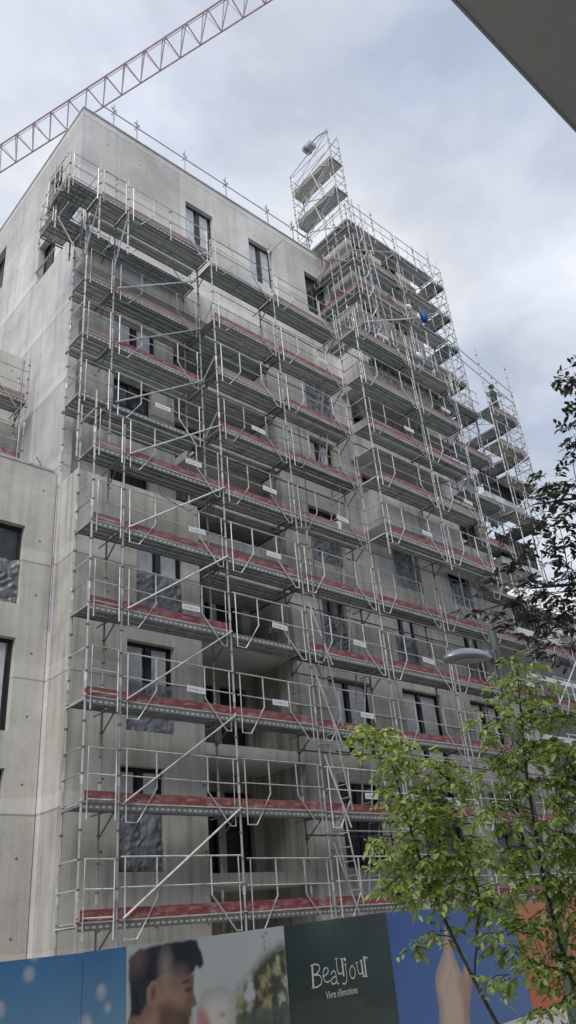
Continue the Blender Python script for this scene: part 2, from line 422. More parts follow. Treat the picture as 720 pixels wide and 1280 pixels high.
# main right wall
rw = [(4.35, 6.00, Z(.45), Z(1.5), 'plain'), (4.37, 6.13, Z(1.88), Z(2.94), 'pale_pane'), (4.49, 5.55, Z(3.29), Z(4.34), 'film_low'), (4.37, 5.75, Z(4.75), Z(5.73), 'film_low'),
      (4.72, 5.90, Z(6.2), Z(7.12), 'film_half'), (4.87, 6.18, Z(7.62), Z(8.55), 'film'),
      (7.57, 9.45, Z(.45), Z(1.5), 'plain'), (7.57, 9.45, Z(1.88), Z(2.97), 'pale_pane'), (7.65, 8.85, Z(3.29), Z(4.34), 'film_half'), (8.2, 9.6, Z(4.75), Z(5.55), 'film'),
      (11.03, 12.8, Z(.45), Z(1.5), 'plain'), (11.03, 12.8, Z(1.88), Z(2.99), 'pale_pane'), (11.2, 12.4, Z(3.29), Z(4.34), 'film_half'), (11.2, 12.5, Z(4.75), Z(5.6), 'film_low')]
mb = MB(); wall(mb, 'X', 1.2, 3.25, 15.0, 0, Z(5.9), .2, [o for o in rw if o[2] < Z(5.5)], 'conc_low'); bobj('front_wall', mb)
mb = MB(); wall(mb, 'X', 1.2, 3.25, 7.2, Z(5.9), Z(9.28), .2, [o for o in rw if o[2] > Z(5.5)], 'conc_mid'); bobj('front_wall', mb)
for o in rw: bwin('X', 1.2, o, o[4])
mb = MB().box(3.45, 7.2, 1.4, 2.0, Z(8.88) - .25, Z(8.88), 'conc_band'); bobj('terrace_slab', mb)
# side and attic
sw = [(3.3, 4.25, Z(10.65), Z(11.72)), (3.45, 4.68, Z(9.45), Z(10.30)), (7.75, 9.1, Z(10.65), Z(11.72)), (7.75, 9.1, Z(9.3), Z(10.3))]
mb = MB(); wall(mb, 'Y', -3.6, 2.0, 14.0, 0, Z(12.5), .25, sw, 'conc_side'); bobj('side_wall', mb)
for o in sw: bwin('Y', -3.6, o, 'plain', t=.2)
rl = MB()
for o in sw[:2]: bobj('safety_rail', MB().tube([(-3.62, o[0] - .05, o[2] + .55), (-3.62, o[1] + .05, o[2] + .55)], .035, 'galv'))
aw = [(.57, 1.80, Z(10.68), Z(11.71)), (3.52, 4.75, Z(10.68), Z(11.75)), (6.47, 7.7, Z(10.68), Z(11.77))]
mb = MB(); wall(mb, 'X', 2.0, -3.35, 9.0, Z(9.05), Z(12.5), .2, aw, 'conc_attic'); bobj('attic_wall', mb)
for o, kd in zip(aw, ('pale_pane', 'pale_pane', 'plain')): bwin('X', 2.0, o, kd)  # pale sheets in two attic windows imitate reflected sky
mb = MB().box(-3.35, 9.0, 2.2, 13.5, Z(12.2), Z(12.35), 'conc_attic'); bobj('roof_slab', mb)
mb = MB().box(-3.63, 9.0, 1.96, 2.24, Z(12.5), Z(12.5) + .05, 'conc_band').box(-3.63, -3.32, 2.24, 14, Z(12.5), Z(12.5) + .05, 'conc_band'); bobj('coping', mb)
# balconies projecting on the right
for (x0, x1, y0, bands) in ((6.72, 10.9, .12, ((5.5, 6.2), (6.95, 7.6), (8.35, 9.15))), (10.9, 13.0, .55, ((5.3, 5.95), (6.75, 7.4), (8.15, 8.8)))):
    for (a, b_) in bands:
        mb = MB(); m_ = 'conc_band'
        mb.box(x0, x1, y0, y0 + .12, Z(a), Z(b_), m_).box(x0, x0 + .12, y0 + .12, 1.2, Z(a), Z(b_) - .002, m_).box(x0 + .12, x1, y0 + .12, 1.2, Z(a) + .05, Z(a) + .28, 'conc_soffit')
        bobj('balcony', mb)
mb = MB(); ow = [(7.6 + 1.9 * i, 8.8 + 1.9 * i, Z(a), Z(a) + 2.0) for i in range(3) for a in (6.1, 7.5)]
wall(mb, 'X', 1.9, 7.2, 13.0, Z(5.9), Z(9.2), .2, ow, 'conc_mid'); bobj('recessed_wall', mb)
for i, o in enumerate(ow): bwin('X', 1.9, o, 'plain' if i % 2 else 'film_half')
mb = MB().box(7.0, 7.2, 1.4, 2.0, Z(5.9), Z(9.2), 'conc_mid'); bobj('side_wall', mb)
# upper right volume
ow = [(8.6 + 1.9 * i, 9.7 + 1.9 * i, Z(a), Z(a) + 1.7) for i in range(2) for a in (9.5, 10.9, 12.1)]
mb = MB(); wall(mb, 'X', .95, 8.15, 12.5, Z(9.15), Z(13.3), .2, ow, 'conc_mid'); bobj('front_wall', mb)
for i, o in enumerate(ow): bwin('X', .95, o, 'plain' if i % 2 else 'pale_pane')
for q in ((8.15, 8.35, 1.15, 3.6, Z(9.15), Z(13.28)), (12.3, 12.5, 1.15, 3.6, Z(9.15), Z(13.28))): bobj('side_wall', MB().box(*q, 'conc_mid'))
bobj('roof_slab', MB().box(8.35, 12.3, 1.15, 3.6, Z(12.9), Z(13.05), 'conc_mid'))
for a in (9.1, 10.2, 11.3, 12.25): bobj('balcony', MB().box(8.1, 12.52, .78, .948, Z(a) - .002, Z(a) + .62, 'conc_band'))
# right end
mb = MB(); ow = [(13.3, 14.6, Z(a), Z(a) + 2.0) for a in (6.0,)]
wall(mb, 'X', 1.6, 13.0, 15.2, Z(5.9), Z(7.9), .2, ow, 'conc_mid'); bobj('end_wall', mb)
for o in ow: bwin('X', 1.6, o)
mb = MB().box(12.8, 13.0, 1.9, 8, Z(5.9), Z(9.2), 'conc_mid').box(15.0, 15.2, 1.8, 8, 0, Z(7.9), 'conc_mid').box(13.0, 15.0, 1.8, 8, Z(7.7), Z(7.8), 'conc_mid'); bobj('side_wall', mb)
for a in (4.15, 5.55, 6.95):
    mb = MB().box(12.9, 15.5, -.1, 1.198, Z(a) - .1, Z(a) + .12, 'slab_white').box(12.88, 15.52, -.14, -.1, Z(a) - .12, Z(a) + .14, 'slab_white')
    o = bobj('end_balcony', mb)
    r_ = MB().box(12.92, 15.48, -.08, -.05, Z(a) + .15, Z(a) + 1.15, 'railing_dark').box(15.43, 15.46, -.05, 1.15, Z(a) + .15, Z(a) + 1.15, 'railing_dark')
    for i in range(11): r_.box(12.93 + i * .25, 12.96 + i * .25, -.11, -.081, Z(a) + .12, Z(a) + 1.18, 'frame_black')
    obj('railing', r_, o)
# downpipe beside the annex joint
mb = MB().tube([(-3.62, 2.12, Z(3.05)), (-3.62, 2.12, Z(5.0))], .022, 'galv')
bobj('downpipe', mb)

# ------------------------------------------------------------------ annex on the left
A = thing('annex_building', 'lower plain concrete annex left of the scaffolded block with dark plastic-covered windows', 'building', (-8, 4, 0))
AO = Vector((-8, 4, 0))
def aobj(name, mb):
    o = obj(name, mb, A); o.matrix_parent_inverse = Matrix.Translation(-AO); return o
xw = []
for k in range(3):
    for (a, b_) in ((.45, 1.5), (1.88, 2.91), (3.31, 4.32)): xw.append((-5.75 - 4.2 * k, -4.34 - 4.2 * k, Z(a), Z(b_)))
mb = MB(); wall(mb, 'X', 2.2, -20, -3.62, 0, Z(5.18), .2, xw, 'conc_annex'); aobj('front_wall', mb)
for i, o in enumerate(xw):
    w = window(A, 'X', 2.2, o, ('plain', 'pale_pane', 'film_low')[i % 3], split=1 if i % 3 else 2); w.matrix_parent_inverse = Matrix.Translation(-AO)
mb = MB().box(-20, -3.62, 2.4, 12, Z(5.0), Z(5.1), 'conc_annex'); aobj('roof_slab', mb)
mb = MB(); wall(mb, 'X', 5.0, -20, -3.62, Z(5.1), Z(8.0), .2, [], 'conc_annex'); aobj('upper_wall', mb)
mb = MB().box(-20, -3.65, 2.3, 2.42, Z(5.2), Z(5.2) + .1, 'galv_bright').box(-20, -3.7, 2.18, 2.24, Z(5.18) + .002, Z(5.18) + .07, 'galv')
for i in range(8): mb.tube([(-3.9 - i * 1.1, 2.3, Z(5.18)), (-4.2 - i * 1.1, 2.2, Z(5.18) + .3)], .02, 'galv')
aobj('edge_rail', mb)

# ------------------------------------------------------------------ scaffolding kit (shared meshes)
DEP = .73
_c = {}
def deck_mesh(L, light=False):
    k = ('d', round(L, 2), light)
    if k in _c: return _c[k]
    mb = MB()
    for (a, b_) in ((.05, .36), (.39, .70)):
        mb.box(.03, L - .03, a, b_, -.03, 0, 'deck_steel')
        for yy in (a, (a + b_) / 2, b_ - .018): mb.box(.03, L - .03, yy, yy + .014, -.075, -.031, 'galv')
        n = max(1, int(L / 1.2))
        for i in range(n + 1):
            xx = .04 + (L - .11) * i / n
            mb.box(xx, xx + .03, a + .019, b_ - .019, -.055, -.032, 'galv')
    mb.box(.03, L - .03, -.012, .03, -.155, -.024, 'deck_edge')
    mb.tube([(0, 0, -.08), (0, DEP, -.08)], .024, 'galv_dark').tube([(L, 0, -.08), (L, DEP, -.08)], .024, 'galv_dark')
    _c[k] = mb.mesh('deck'); return _c[k]
def toe_mesh(L):
    k = ('t', round(L, 2))
    if k not in _c: _c[k] = MB().box(.05, L - .05, .012, .036, .004, .195, 'toe_red').box(.05, L - .05, -.014, .040, -.022, .003, 'ledge').mesh('toe_board')
    return _c[k]
def rail_mesh(L):
    k = ('r', round(L, 2))
    if k in _c: return _c[k]
    mb = MB(); y = -.035; r = .017
    if L < 1.3:
        mb.tube([(.1, y, -.3), (.1, y, 1.02), (L - .08, y, 1.02), (L - .08, y, -.3)], r, 'galv_bright', 5).tube([(.1, y, .52), (L - .08, y, .52)], r * .85, 'galv_bright', 5)
        mb.tube([(.1, y, .06), (L - .08, y, .06)], r * .85, 'galv_bright', 5)
    else:
        mb.tube([(.06, y, 1.02), (L - .06, y, 1.02)], r, 'galv_bright', 5).tube([(.06, y, .5), (L - .06, y, .5)], r * .85, 'galv_bright', 5)
        mb.tube([(.15, y, 1.02), (.15, y, -.36), (.40, y, -.36), (.85, y, .30), (.85, y, 1.02)], r, 'galv_bright', 5)
        mb.tube([(L - .15, y, 1.02), (L - .15, y, -.36), (L - .28, y, -.36), (L - .85, y, .30), (L - .85, y, 1.02)], r, 'galv_bright', 5)
    _c[k] = mb.mesh('guardrail'); return _c[k]
def sign_mesh():
    if 's' not in _c:
        mb = MB().box(0, .5, -.063, -.055, 0, .14, 'white_plate')
        for i in range(5): mb.box(.06 + i * .075, .10 + i * .075 + .01 * (i % 3), -.066, -.0635, .045 + .01 * (i % 2), .085, 'grey_print')
        _c['s'] = mb.mesh('sign_plate')
    return _c['s']
def pole_mesh(h, red=False, up=0):
    k = ('p', round(h, 2), red)
    if k in _c: return _c[k]
    mb = MB().tube([(0, 0, 0), (0, 0, h)], .0245, 'galv', 8)
    z = .25; i = 0
    while z < h - .05:
        mb.tube([(0, 0, z - .014), (0, 0, z + .014)], .043, 'galv_dark' if i % 4 else 'galv', 8); z += .5; i += 1
        if i % 4 == 1: mb.tube([(0, 0, z - .2), (0, 0, z)], .030, 'galv_bright', 8)
    if red:
        for zz in (2.2, 6.3, 10.2, 14.4):
            if zz < h - .2: mb.tube([(0, 0, zz), (0, 0, zz + .09)], .027, 'red_mark', 8)
    _c[k] = mb.mesh('pole'); return _c[k]
def ladder_mesh(h, off):
    k = ('l', h, off)
    if k in _c: return _c[k]
    mb = MB()
    for yy in (0, .34): mb.tube([(0, yy, 0), (off, yy, h)], .02, 'galv', 5)
    n = int(h / .28)
    for i in range(1, n):
        t = i / n; mb.tube([(off * t, 0, h * t), (off * t, .34, h * t)], .013, 'galv', 5)
    _c[k] = mb.mesh('ladder'); return _c[k]

class Scaffold:
    def __init__(s, label, org, group='scaffolds around the building site'):
        s.root = thing('scaffold', label, 'scaffolding', org, group); s.o = Vector(org)
    def place(s, name, me, loc, rz=0, **pr):
        return obj(name, me, s.root, tuple(Vector(loc) - s.o), rz, **pr)
    def poles(s, x, ys, z0, z1):
        for y in ys: s.place('pole', pole_mesh(round(z1 - z0, 1), rnd() < .5), (x, y, z0))
    # bay along direction rz starting at (x,y); local x = length, local y = inwards
    def bay(s, x, y, rz, L, z, toe=True, rail=True, sign=False, ledger=False):
        jit = ru(-.012, .012)
        d = s.place('deck', deck_mesh(L), (x, y, z + jit), rz)
        if toe: 
            if rnd() < .93:
                t = obj('toe_board', toe_mesh(L), d, (ru(-.03, .03), ru(-.006, .006), ru(-.012, .012)), ru(-.008, .008)); t.rotation_euler[1] = ru(-.008, .008)
        if rail:
            g = s.place('guardrail', rail_mesh(L), (x, y, z + ru(-.03, .03)), rz + ru(-.006, .006)); g.rotation_euler[1] = ru(-.006, .006)
            if sign:
                sp = obj('sign_plate', sign_mesh(), g, (L * ru(.42, .62), 0, .36 + ru(-.05, .04))); sp.rotation_euler[1] = ru(-.05, .08)
        if ledger:
            k = ('lg', round(L, 2))
            if k not in _c: _c[k] = MB().tube([(0, 0, -.42), (L, 0, -.42)], .02, 'galv', 5).tube([(0, DEP, -.42), (L, DEP, -.42)], .02, 'galv_dark', 5).mesh('ledger')
            s.place('ledger', _c[k], (x, y, z), rz)
    def endrail(s, x, y, rz, z):
        k = 'er'
        if k not in _c:
            _c[k] = MB().tube([(0, 0, 1.0), (0, DEP, 1.0), (0, DEP, .5), (0, 0, .5), (0, 0, -.08), (0, DEP, -.08)], .018, 'galv_bright', 5).mesh('end_rail')
        s.place('end_rail', _c[k], (x, y, z), rz)
    def bracket(s, x, y, rz, z):
        if 'bk' not in _c:
            _c['bk'] = MB().tube([(0, DEP, -.55), (0, .1, -.1)], .018, 'galv_dark', 5).tube([(0, DEP, -.08), (0, DEP + .35, -.08)], .018, 'galv_dark', 5).mesh('bracket')
        s.place('bracket', _c['bk'], (x, y, z), rz)
    def diag(s, p, q):
        p = Vector(p); q = Vector(q)
        s.place('diagonal_brace', MB().tube([(0, 0, 0), tuple(q - p)], .023, 'galv_bright', 6), p)

# front scaffold, left of the block: lower run, set-back run, and the two wide bays
S = Scaffold('tall front scaffold with long diagonal braces over the left half of the facade', (0, 0, 0))
XA, XB, XC, XD, XE = -3.77, -2.98, 0.0, 2.57, 5.62
S.poles(XA, (0, DEP), 0, Z(5) + 1.6)
S.poles(XB, (0,), 0, Z(5) + .9); S.poles(XB, (DEP,), 0, Z(10) + .7)
S.poles(XC, (0, ), 0, Z(9.62)); S.poles(XC, (DEP,), 0, Z(9.7))
S.poles(XD, (0,), 0, Z(10.5)); S.poles(XD, (DEP,), 0, Z(9.4))
S.poles(XD + .38, (0,), Z(3.45), Z(5.2))
S.poles(XE, (0, DEP), 0, Z(9.6))
for k in range(6):
    z = Z(k)
    S.bay(XA, 0, 0, XB - XA, z); S.endrail(XA - .03, 0, 0, z); S.bracket(XB, 0, 0, z)
    S.bay(XB, 0, 0, XC - XB, z, sign=k not in (0, 1), toe=True)
    S.diag((XB + .1, -.06, z), (XC, -.06, z + 2.0))
for k in range(6, 10):
    z = Z(k); y = DEP if k < 9 else .95
    S.bay(XA - .06, y, 0, XB - XA + .06, z); S.bay(XB + .05, y, 0, XC - XB - .05, z, sign=k in (6,), toe=k < 9)
    if 'con' not in _c: _c['con'] = MB().box(.03, 3.7, .76, 1.08, -.03, 0, 'deck_steel').box(.03, 3.7, .76, .774, -.075, -.031, 'galv').box(.03, 3.7, .92, .934, -.075, -.031, 'galv').box(.03, 3.7, 1.066, 1.08, -.075, -.031, 'galv').mesh('console_deck')
    if k < 9: S.place('console_deck', _c['con'], (XA - .06, y, z))
    if k < 9: S.diag((XB + .1, DEP - .06, z), (XC, DEP - .06, z + 2.0)); S.diag((XC, DEP - .06, z), (XC + .02, 0, z + .6))
    S.endrail(XA - .09, y, 0, z); S.bracket(XB, y, 0, z)
S.poles(-3.85, (DEP, 1.5), Z(5), Z(9.0)); S.poles(-3.95, (.95, 1.62), Z(8.6), Z(9.9)); S.poles(XC - .02, (1.5,), Z(5), Z(9.7))
LT = 9.25
S.bay(-3.9, 0, 0, .9, Z(LT)); S.bay(-2.98, 0, 0, 2.96, Z(LT)); S.endrail(-3.9, 0, 0, Z(LT))
S.place('console_deck', _c['con'], (-3.8, 0, Z(LT)))
S.poles(-3.9, (0, DEP), Z(8.35), Z(9.95)); S.poles(-2.98, (0,), Z(8.35), Z(9.9)); S.poles(-1.5, (0,), Z(9.1), Z(9.85)); S.poles(XC - .05, (DEP,), Z(9.2), Z(9.9))
for x in (-3.9, -2.98): S.diag((x, DEP, Z(8.4)), (x, 0, Z(9.15)))
# overhang round the corner at the top left
S.bay(-4.75, 1.95, -math.pi / 2, 1.0, Z(9)); S.bay(-4.75, .95, 0, .9, Z(9), toe=False)
S.bay(-4.86, 1.4, -math.pi / 2, 1.4, Z(LT)); S.bay(-4.86, 0, 0, .94, Z(LT), toe=False)
S.poles(-4.86, (0, 1.4), Z(8.9), Z(9.82)); S.poles(-4.75, (.95, 1.95), Z(8.7), Z(9.6))
S.diag((-4.7, .95, Z(9) - .1), (-3.9, .95, Z(8.35)))
for k in range(1, 10):
    z = Z(k if k < 9 else 9.14)
    S.bay(XC + .02, 0, 0, XD - XC - .04, z, sign=k in (2, 3, 4, 5, 6), toe=True)
    S.bay(XD + .02, 0, 0, XE - XD - .04, z, sign=k in (1, 2, 3, 5, 8), ledger=True, toe=True)
    S.bracket(XC, 0, 0, z); S.bracket(XD, 0, 0, z); S.bracket(XE, 0, 0, z)
for k in range(4, 9):
    kk = 'inner'
    if kk not in _c:
        q = MB()
        for i in range(5):
            a = .82 + i * .34
            q.box(.1, 2.75, a, a + .31, -.03, 0, 'deck_steel')
            for yy in (a, a + .15, a + .296): q.box(.1, 2.75, yy, yy + .014, -.075, -.031, 'galv')
        q.tube([(.05, 0, -.1), (.05, 2.5, -.1)], .03, 'galv_dark').tube([(2.72, 0, -.1), (2.72, 2.5, -.1)], .03, 'galv_dark')
        _c[kk] = q.mesh('inner_deck')
    S.place('inner_deck', _c[kk], (XC + .1, 0, Z(k)))
S.bay(XC + .02, 0, 0, XD - XC - .04, Z(0)); S.bay(XD + .02, 0, 0, XE - XD - .04, Z(0))
for k in range(0, 8):
    S.place('ladder', ladder_mesh(2.15, .42), (XD + 1.75 + .12 * (k % 3), .25, Z(k) + .02))
# stair-like ladder tower against pole D
for k in range(0, 3): S.place('ladder', ladder_mesh(2.1, -.35), (XD + .62, -.3, Z(k)), .0)
for k in (0, 1, 2, 3): S.diag((XD + .75, -.06, Z(k) - .35), (XD + .1, -.06, Z(k) + 1.3))
# cranked tubes sticking out at the top
S.diag((XC, 0, Z(9.35)), (XC - .55, -.05, Z(9.1))); S.diag((XD, 0, Z(10.15)), (XD + .45, -.35, Z(10.5)))

# second scaffold: right hand side
R_ = Scaffold('wide galvanised scaffold on the right half of the facade stepping round the projecting balconies', (8, 0, 0))
xs = (XE, 8.65, 11.2, 13.75)
for i, x in enumerate(xs[1:]): R_.poles(x, (0, DEP), 0, Z(5.2) if i < 2 else Z(8.2))
for k in range(0, 5):
    for a, b_ in zip(xs, xs[1:]): R_.bay(a + .02, 0, 0, b_ - a - .04, Z(k), sign=(k + int(a)) % 2 == 0, ledger=k % 2 == 0)
xr = (XE, 8.65, 11.2)
R_.poles(XE, (-DEP,), Z(4.6), Z(8.05)); R_.poles(XE + .1, (-DEP,), Z(7.9), Z(9.4))
for x in xr[1:]: R_.poles(x, (-DEP, 0), Z(4.7), Z(9.6))
for k in range(5, 10):
    for i, (a, b_) in enumerate(zip(xr, xr[1:])): R_.bay(a + .02, -DEP, 0, b_ - a - .04, Z(k), sign=(k + i) % 2 == 1, ledger=k % 2 == 1)
    R_.endrail(XE, -DEP, 0, Z(k)); R_.bay(11.22, -.35, 0, 2.4, Z(k) - .5 if k < 9 else Z(k) - .2, toe=k % 2 == 0)
    R_.bracket(8.65, -DEP, 0, Z(k)); R_.bracket(11.2, -DEP, 0, Z(k))
R_.poles(13.7, (-DEP, 0), Z(4.5), Z(10.55)); R_.poles(15.9, (-DEP, 0), 0, Z(10.65)); R_.poles(14.8, (-DEP,), Z(6), Z(10.1))
for k, L_ in enumerate((6.6, 7.4, 8.2, 9.05)):
    R_.bay(13.72, -DEP, 0, 2.16, Z(L_), toe=k > 1, rail=True)
    R_.bay(15.9, -DEP, math.pi / 2, 3.0, Z(L_), toe=False); R_.endrail(15.9, -DEP, 0, Z(L_))
    R_.diag((13.72, -DEP - .05, Z(L_)), (15.9, -DEP - .05, Z(L_) + 1.6))
    R_.diag((15.92, -DEP, Z(L_)), (15.92, 2.2, Z(L_) + 1.6))
R_.diag((11.6, -DEP, Z(10.3)), (15.9, -DEP, Z(9.85))); R_.diag((11.6, -DEP, Z(10.0)), (15.9, -DEP, Z(9.55)))
R_.poles(15.9, (2.2,), Z(4), Z(10.0))
for k in range(2, 5): R_.bay(13.77, -.4, 0, 2.1, Z(k) - .3, toe=True); R_.bay(15.95, -.4, 0, 2.5, Z(k) - .3, toe=True); R_.bay(18.5, -.4, 0, 2.5, Z(k) - .3, toe=True); R_.diag((13.8, -.45, Z(k) - .3), (15.9, -.45, Z(k) + 1.6))
for x in (18.45, 21.0): R_.poles(x, (-.4, .33), 0, Z(5.2))
R_.diag((12.6, .2, Z(5.1)), (15.6, .2, Z(3.3)))

# third scaffold: upper right, round the corner of the raised volume, with the tower on top
U = Scaffold('dense upper scaffold with a slim access tower rising above the roof', (10, 0, Z(8.5)))
LU = (9.0, 9.9, 10.85, 11.75, 12.7)
xu = (7.3, 10.35, 12.9)
for i, x in enumerate(xu): U.poles(x, (0, DEP), Z(8.2), Z(13.25) + ru(-.2, .4))
for x in (7.75, 8.2): U.poles(x, (-.05,), Z(8.3), Z(13.4))
U.poles(9.1, (-.02,), Z(8.3), Z(10.8)); U.poles(11.3, (-.02,), Z(8.3), Z(10.6)); U.poles(9.0, (0,), Z(12.5), Z(13.5)); U.poles(11.7, (0,), Z(12.5), Z(13.3))
for n_, L_ in enumerate(LU):
    for a, b_ in zip(xu, xu[1:]): U.bay(a + .02, 0, 0, b_ - a - .04, Z(L_), toe=rnd() < .35)
    U.bay(7.28, 2.35 if n_ < 4 else 2.9, -math.pi / 2, 2.3 if n_ < 4 else 2.9, Z(L_), toe=n_ in (1, 2, 3), sign=False)
    U.bay(13.65, 0, math.pi / 2, 2.4, Z(L_) - .15, toe=False); U.endrail(12.9, 0, 0, Z(L_)); U.endrail(13.65, 0, 0, Z(L_) - .15)
    U.bay(12.92, 0, 0, .72, Z(L_) - .15, toe=False)
    U.diag((12.9, 0, Z(L_)), (13.65, 0, Z(L_) + 1.6)); U.diag((13.67, 0, Z(L_)), (13.67, 2.4, Z(L_) + 1.5))
    U.bracket(10.35, 0, 0, Z(L_))
    U.diag((7.26, 0, Z(L_) - .45), (7.26, 2.2, Z(L_) - .45)); U.diag((xu[0], -.03, Z(L_) - .42), (xu[2], -.03, Z(L_) - .42))
U.poles(13.65, (0, 1.2, 2.4), Z(8.2), Z(13.2))
U.poles(7.28, (2.35, 1.2), Z(8.8), Z(13.2))
for (a, b_, c_) in ((7.3, 10.35, 12.2), (10.35, 12.9, 11.2), (7.3, 10.35, 10.3)): U.diag((a, -.06, Z(c_) - .9), (b_, -.06, Z(c_) + .9))
# tower
for (x, y) in ((7.6, .5), (8.28, .5), (7.6, 3.1), (8.28, 3.1)): U.poles(x, (y,), Z(12.7), Z(16.05 if y < 1 else 15.66))
for L_ in (14.0, 15.0):
    U.bay(7.6, 3.1, -math.pi / 2, 2.6, Z(L_), toe=True)
    k = 'tg'
    if k not in _c: _c[k] = MB().tube([(0, 0, 1), (2.6, 0, 1), (2.6, 0, .5), (0, 0, .5)], .017, 'galv_bright', 5).mesh('handrail')
    U.place('handrail', _c[k], (8.31, 3.1, Z(L_)), -math.pi / 2)
    for yy in (.5, 3.1):
        for dz in (-1.0, -.5, 0, .5, 1.0): U.place('end_rail', MB().tube([(0, 0, 0), (.68, 0, 0)], .016, 'galv_bright', 5), (7.6, yy, Z(L_) + dz))
    U.diag((7.57, 3.1, Z(L_) - 1.9), (7.57, .5, Z(L_))); U.diag((8.33, .5, Z(L_) - 1.8), (8.33, 3.1, Z(L_))); U.diag((7.57, 3.1, Z(L_) + .1), (7.57, .5, Z(L_) + 1.7))
U.diag((7.6, 3.1, Z(15.62)), (7.6, .5, Z(15.95))); U.diag((8.28, 3.1, Z(15.62)), (8.28, .5, Z(15.95))); U.diag((7.6, 3.1, Z(13.3)), (7.6, .5, Z(13.3)))
U.place('ladder', ladder_mesh(2.1, .5), (7.8, 1.3, Z(13.0)), math.pi / 2); U.place('ladder', ladder_mesh(2.1, .5), (7.8, 1.2, Z(14.0)), math.pi / 2)
for k in range(8): U.diag((7.75, -.11, Z(8.6 + k * .5)), (8.2, -.11, Z(9.0 + k * .5)))
for k in range(4): U.place('ladder', ladder_mesh(2.0, -.2), (8.15, -.4, Z(8.9 + k * .95)))

# scaffold on the annex
X_ = Scaffold('short scaffold with two red-edged decks standing on the low annex roof at far left', (-6, 4, Z(5.1)))
for x in (-3.85, -6.4, -9.0, -11.6): X_.poles(x, (4.0, 4.73), Z(5.1), 17.45)
for z in (13.95, 15.95):
    for x in (-6.4, -9.0, -11.6): X_.bay(x, 4.0, 0, 2.55, z); X_.bracket(x + 2.5, 4.0, 0, z)

# roof edge protection
RR = thing('roof_guardrail', 'thin tube guardrail along the attic roof edge with clamp posts', 'guardrail', (2, 2, Z(12.5)))
mb = MB().tube([(-5.0, 0, .75), (5.3, 0, .75)], .024, 'galv', 6); obj('rail', mb, RR)
for x in (-4.45, -3.5, -1.4, .55, 2.7, 4.1):
    mb = MB().tube([(0, 0, 0), (0, 0, 1.2)], .024, 'galv', 6).tube([(-.13, 0, .95), (.13, 0, .9)], .02, 'galv', 5).tube([(0, -.13, .8), (0, .13, .75)], .02, 'galv', 5)
    obj('post', mb, RR, (x, 0, 0), ru(-.3, .3))

# ------------------------------------------------------------------ things on the scaffold
def tri_blob(rx, ry, rz_, m, seed, amp=.2, nu=10, nv=8):
    random.seed(seed); mb = MB(); k = mb.mat(m)
    for j in range(nv + 1):
        ph = math.pi * j / nv
        for i in range(nu):
            th = 2 * math.pi * i / nu; r = 1 + ru(-amp, amp)
            mb.v.append((rx * math.sin(ph) * math.cos(th) * r, ry * math.sin(ph) * math.sin(th) * r, rz_ * math.cos(ph) * r))
    for j in range(nv):
        for i in range(nu):
            a = j * nu + i; b_ = j * nu + (i + 1) % nu; mb.f.append((a, b_, b_ + nu, a + nu)); mb.mi.append(k)
    me = mb.mesh('blob'); smooth(me); return me
bag = obj('rubble_bag', tri_blob(.2, .16, .36, 'blue_bag', 3, .08), None, (11.3, -.1, Z(11.05)))
bag['label'] = 'bright blue bag hanging on the upper scaffold beside a white cloth'; bag['category'] = 'bag'
for i, (x, y, z) in enumerate(((10.33, -.08, Z(11.05)), (10.33, -.08, Z(9.75)))):
    c_ = obj('tied_cloth', tri_blob(.17, .1, .13, 'cloth', 5 + i, .35), None, (x, y, z))
    c_['label'] = ('crumpled white cloth tied to a scaffold pole just left of the blue bag', 'crumpled white cloth tied to the same pole one lift below the blue bag')[i]
    c_['category'] = 'cloth'; c_['group'] = 'white cloths tied to scaffold poles'
h = thing('hoist', 'small grey rope hoist on an arm at the top of the access tower', 'hoist', (7.6, .5, Z(15.9)))
obj('arm', MB().tube([(0, 0, 0), (-.05, .5, .15), (-.05, 1.15, .15)], .03, 'galv'), h)
obj('motor', MB().box(-.2, .2, -.28, .28, -.16, .06, 'galv').tube([(-.22, .1, -.1), (.22, .1, -.1)], .09, 'galv_dark', 10).box(-.1, .1, -.1, .1, -.05, .12, 'galv'), h, (-.05, 1.15, .05))
# timber props stacked on a balcony
random.seed(21)
mb = MB()
for i in range(60):
    x = ru(0, 1.9); mb.tube([(x, ru(0, .4), 0), (x + ru(-.4, .4), ru(0, .4), ru(.7, 1.25))], ru(.012, .028), 'timber', 5)
for i in range(12): mb.tube([(0, ru(0, .5), ru(.05, .6)), (2.0, ru(0, .5), ru(.05, .8))], .022, 'timber', 5)
tp = obj('timber_stack', mb, None, (8.3, .32, Z(6.95) + .28)); tp['label'] = 'untidy stack of thin brown timber props on a middle balcony'; tp['category'] = 'timber'

# loose site clutter on the decks
def bucket(loc, c_, label):
    t = thing('bucket', label, 'bucket', loc, 'buckets left on scaffold decks')
    mb = MB().tube([(0, 0, 0), (0, 0, .26)], .11, c_, 14, r1=.14, cap=True); obj('pail', mb, t)
    obj('handle', MB().tube([(-.14, 0, .25), (-.1, 0, .38), (0, 0, .43), (.1, 0, .38), (.14, 0, .25)], .006, 'galv', 5), t)
bucket((1.5, .12, Z(3) + .0), 'frame_black', 'black mortar bucket on a deck in front of the recessed loggia')
bucket((4.4, .1, Z(5) + .0), 'white_plate', 'white mortar bucket on a deck beside a leaning ladder')
def planks(loc, L, n, label, sd):
    random.seed(sd); mb = MB()
    for i in range(n):
        M_ = Matrix.Translation((ru(-.1, .1), (i % 3) * .13, (i // 3) * .035)) @ Matrix.Rotation(ru(-.03, .03), 4, 'Z')
        mb.box(0, L * ru(.8, 1), 0, .12, .0, .032, 'timber', M_)
    o = obj('plank_stack', mb, None, loc); o['label'] = label; o['category'] = 'planks'; o['group'] = 'planks lying on scaffold decks'
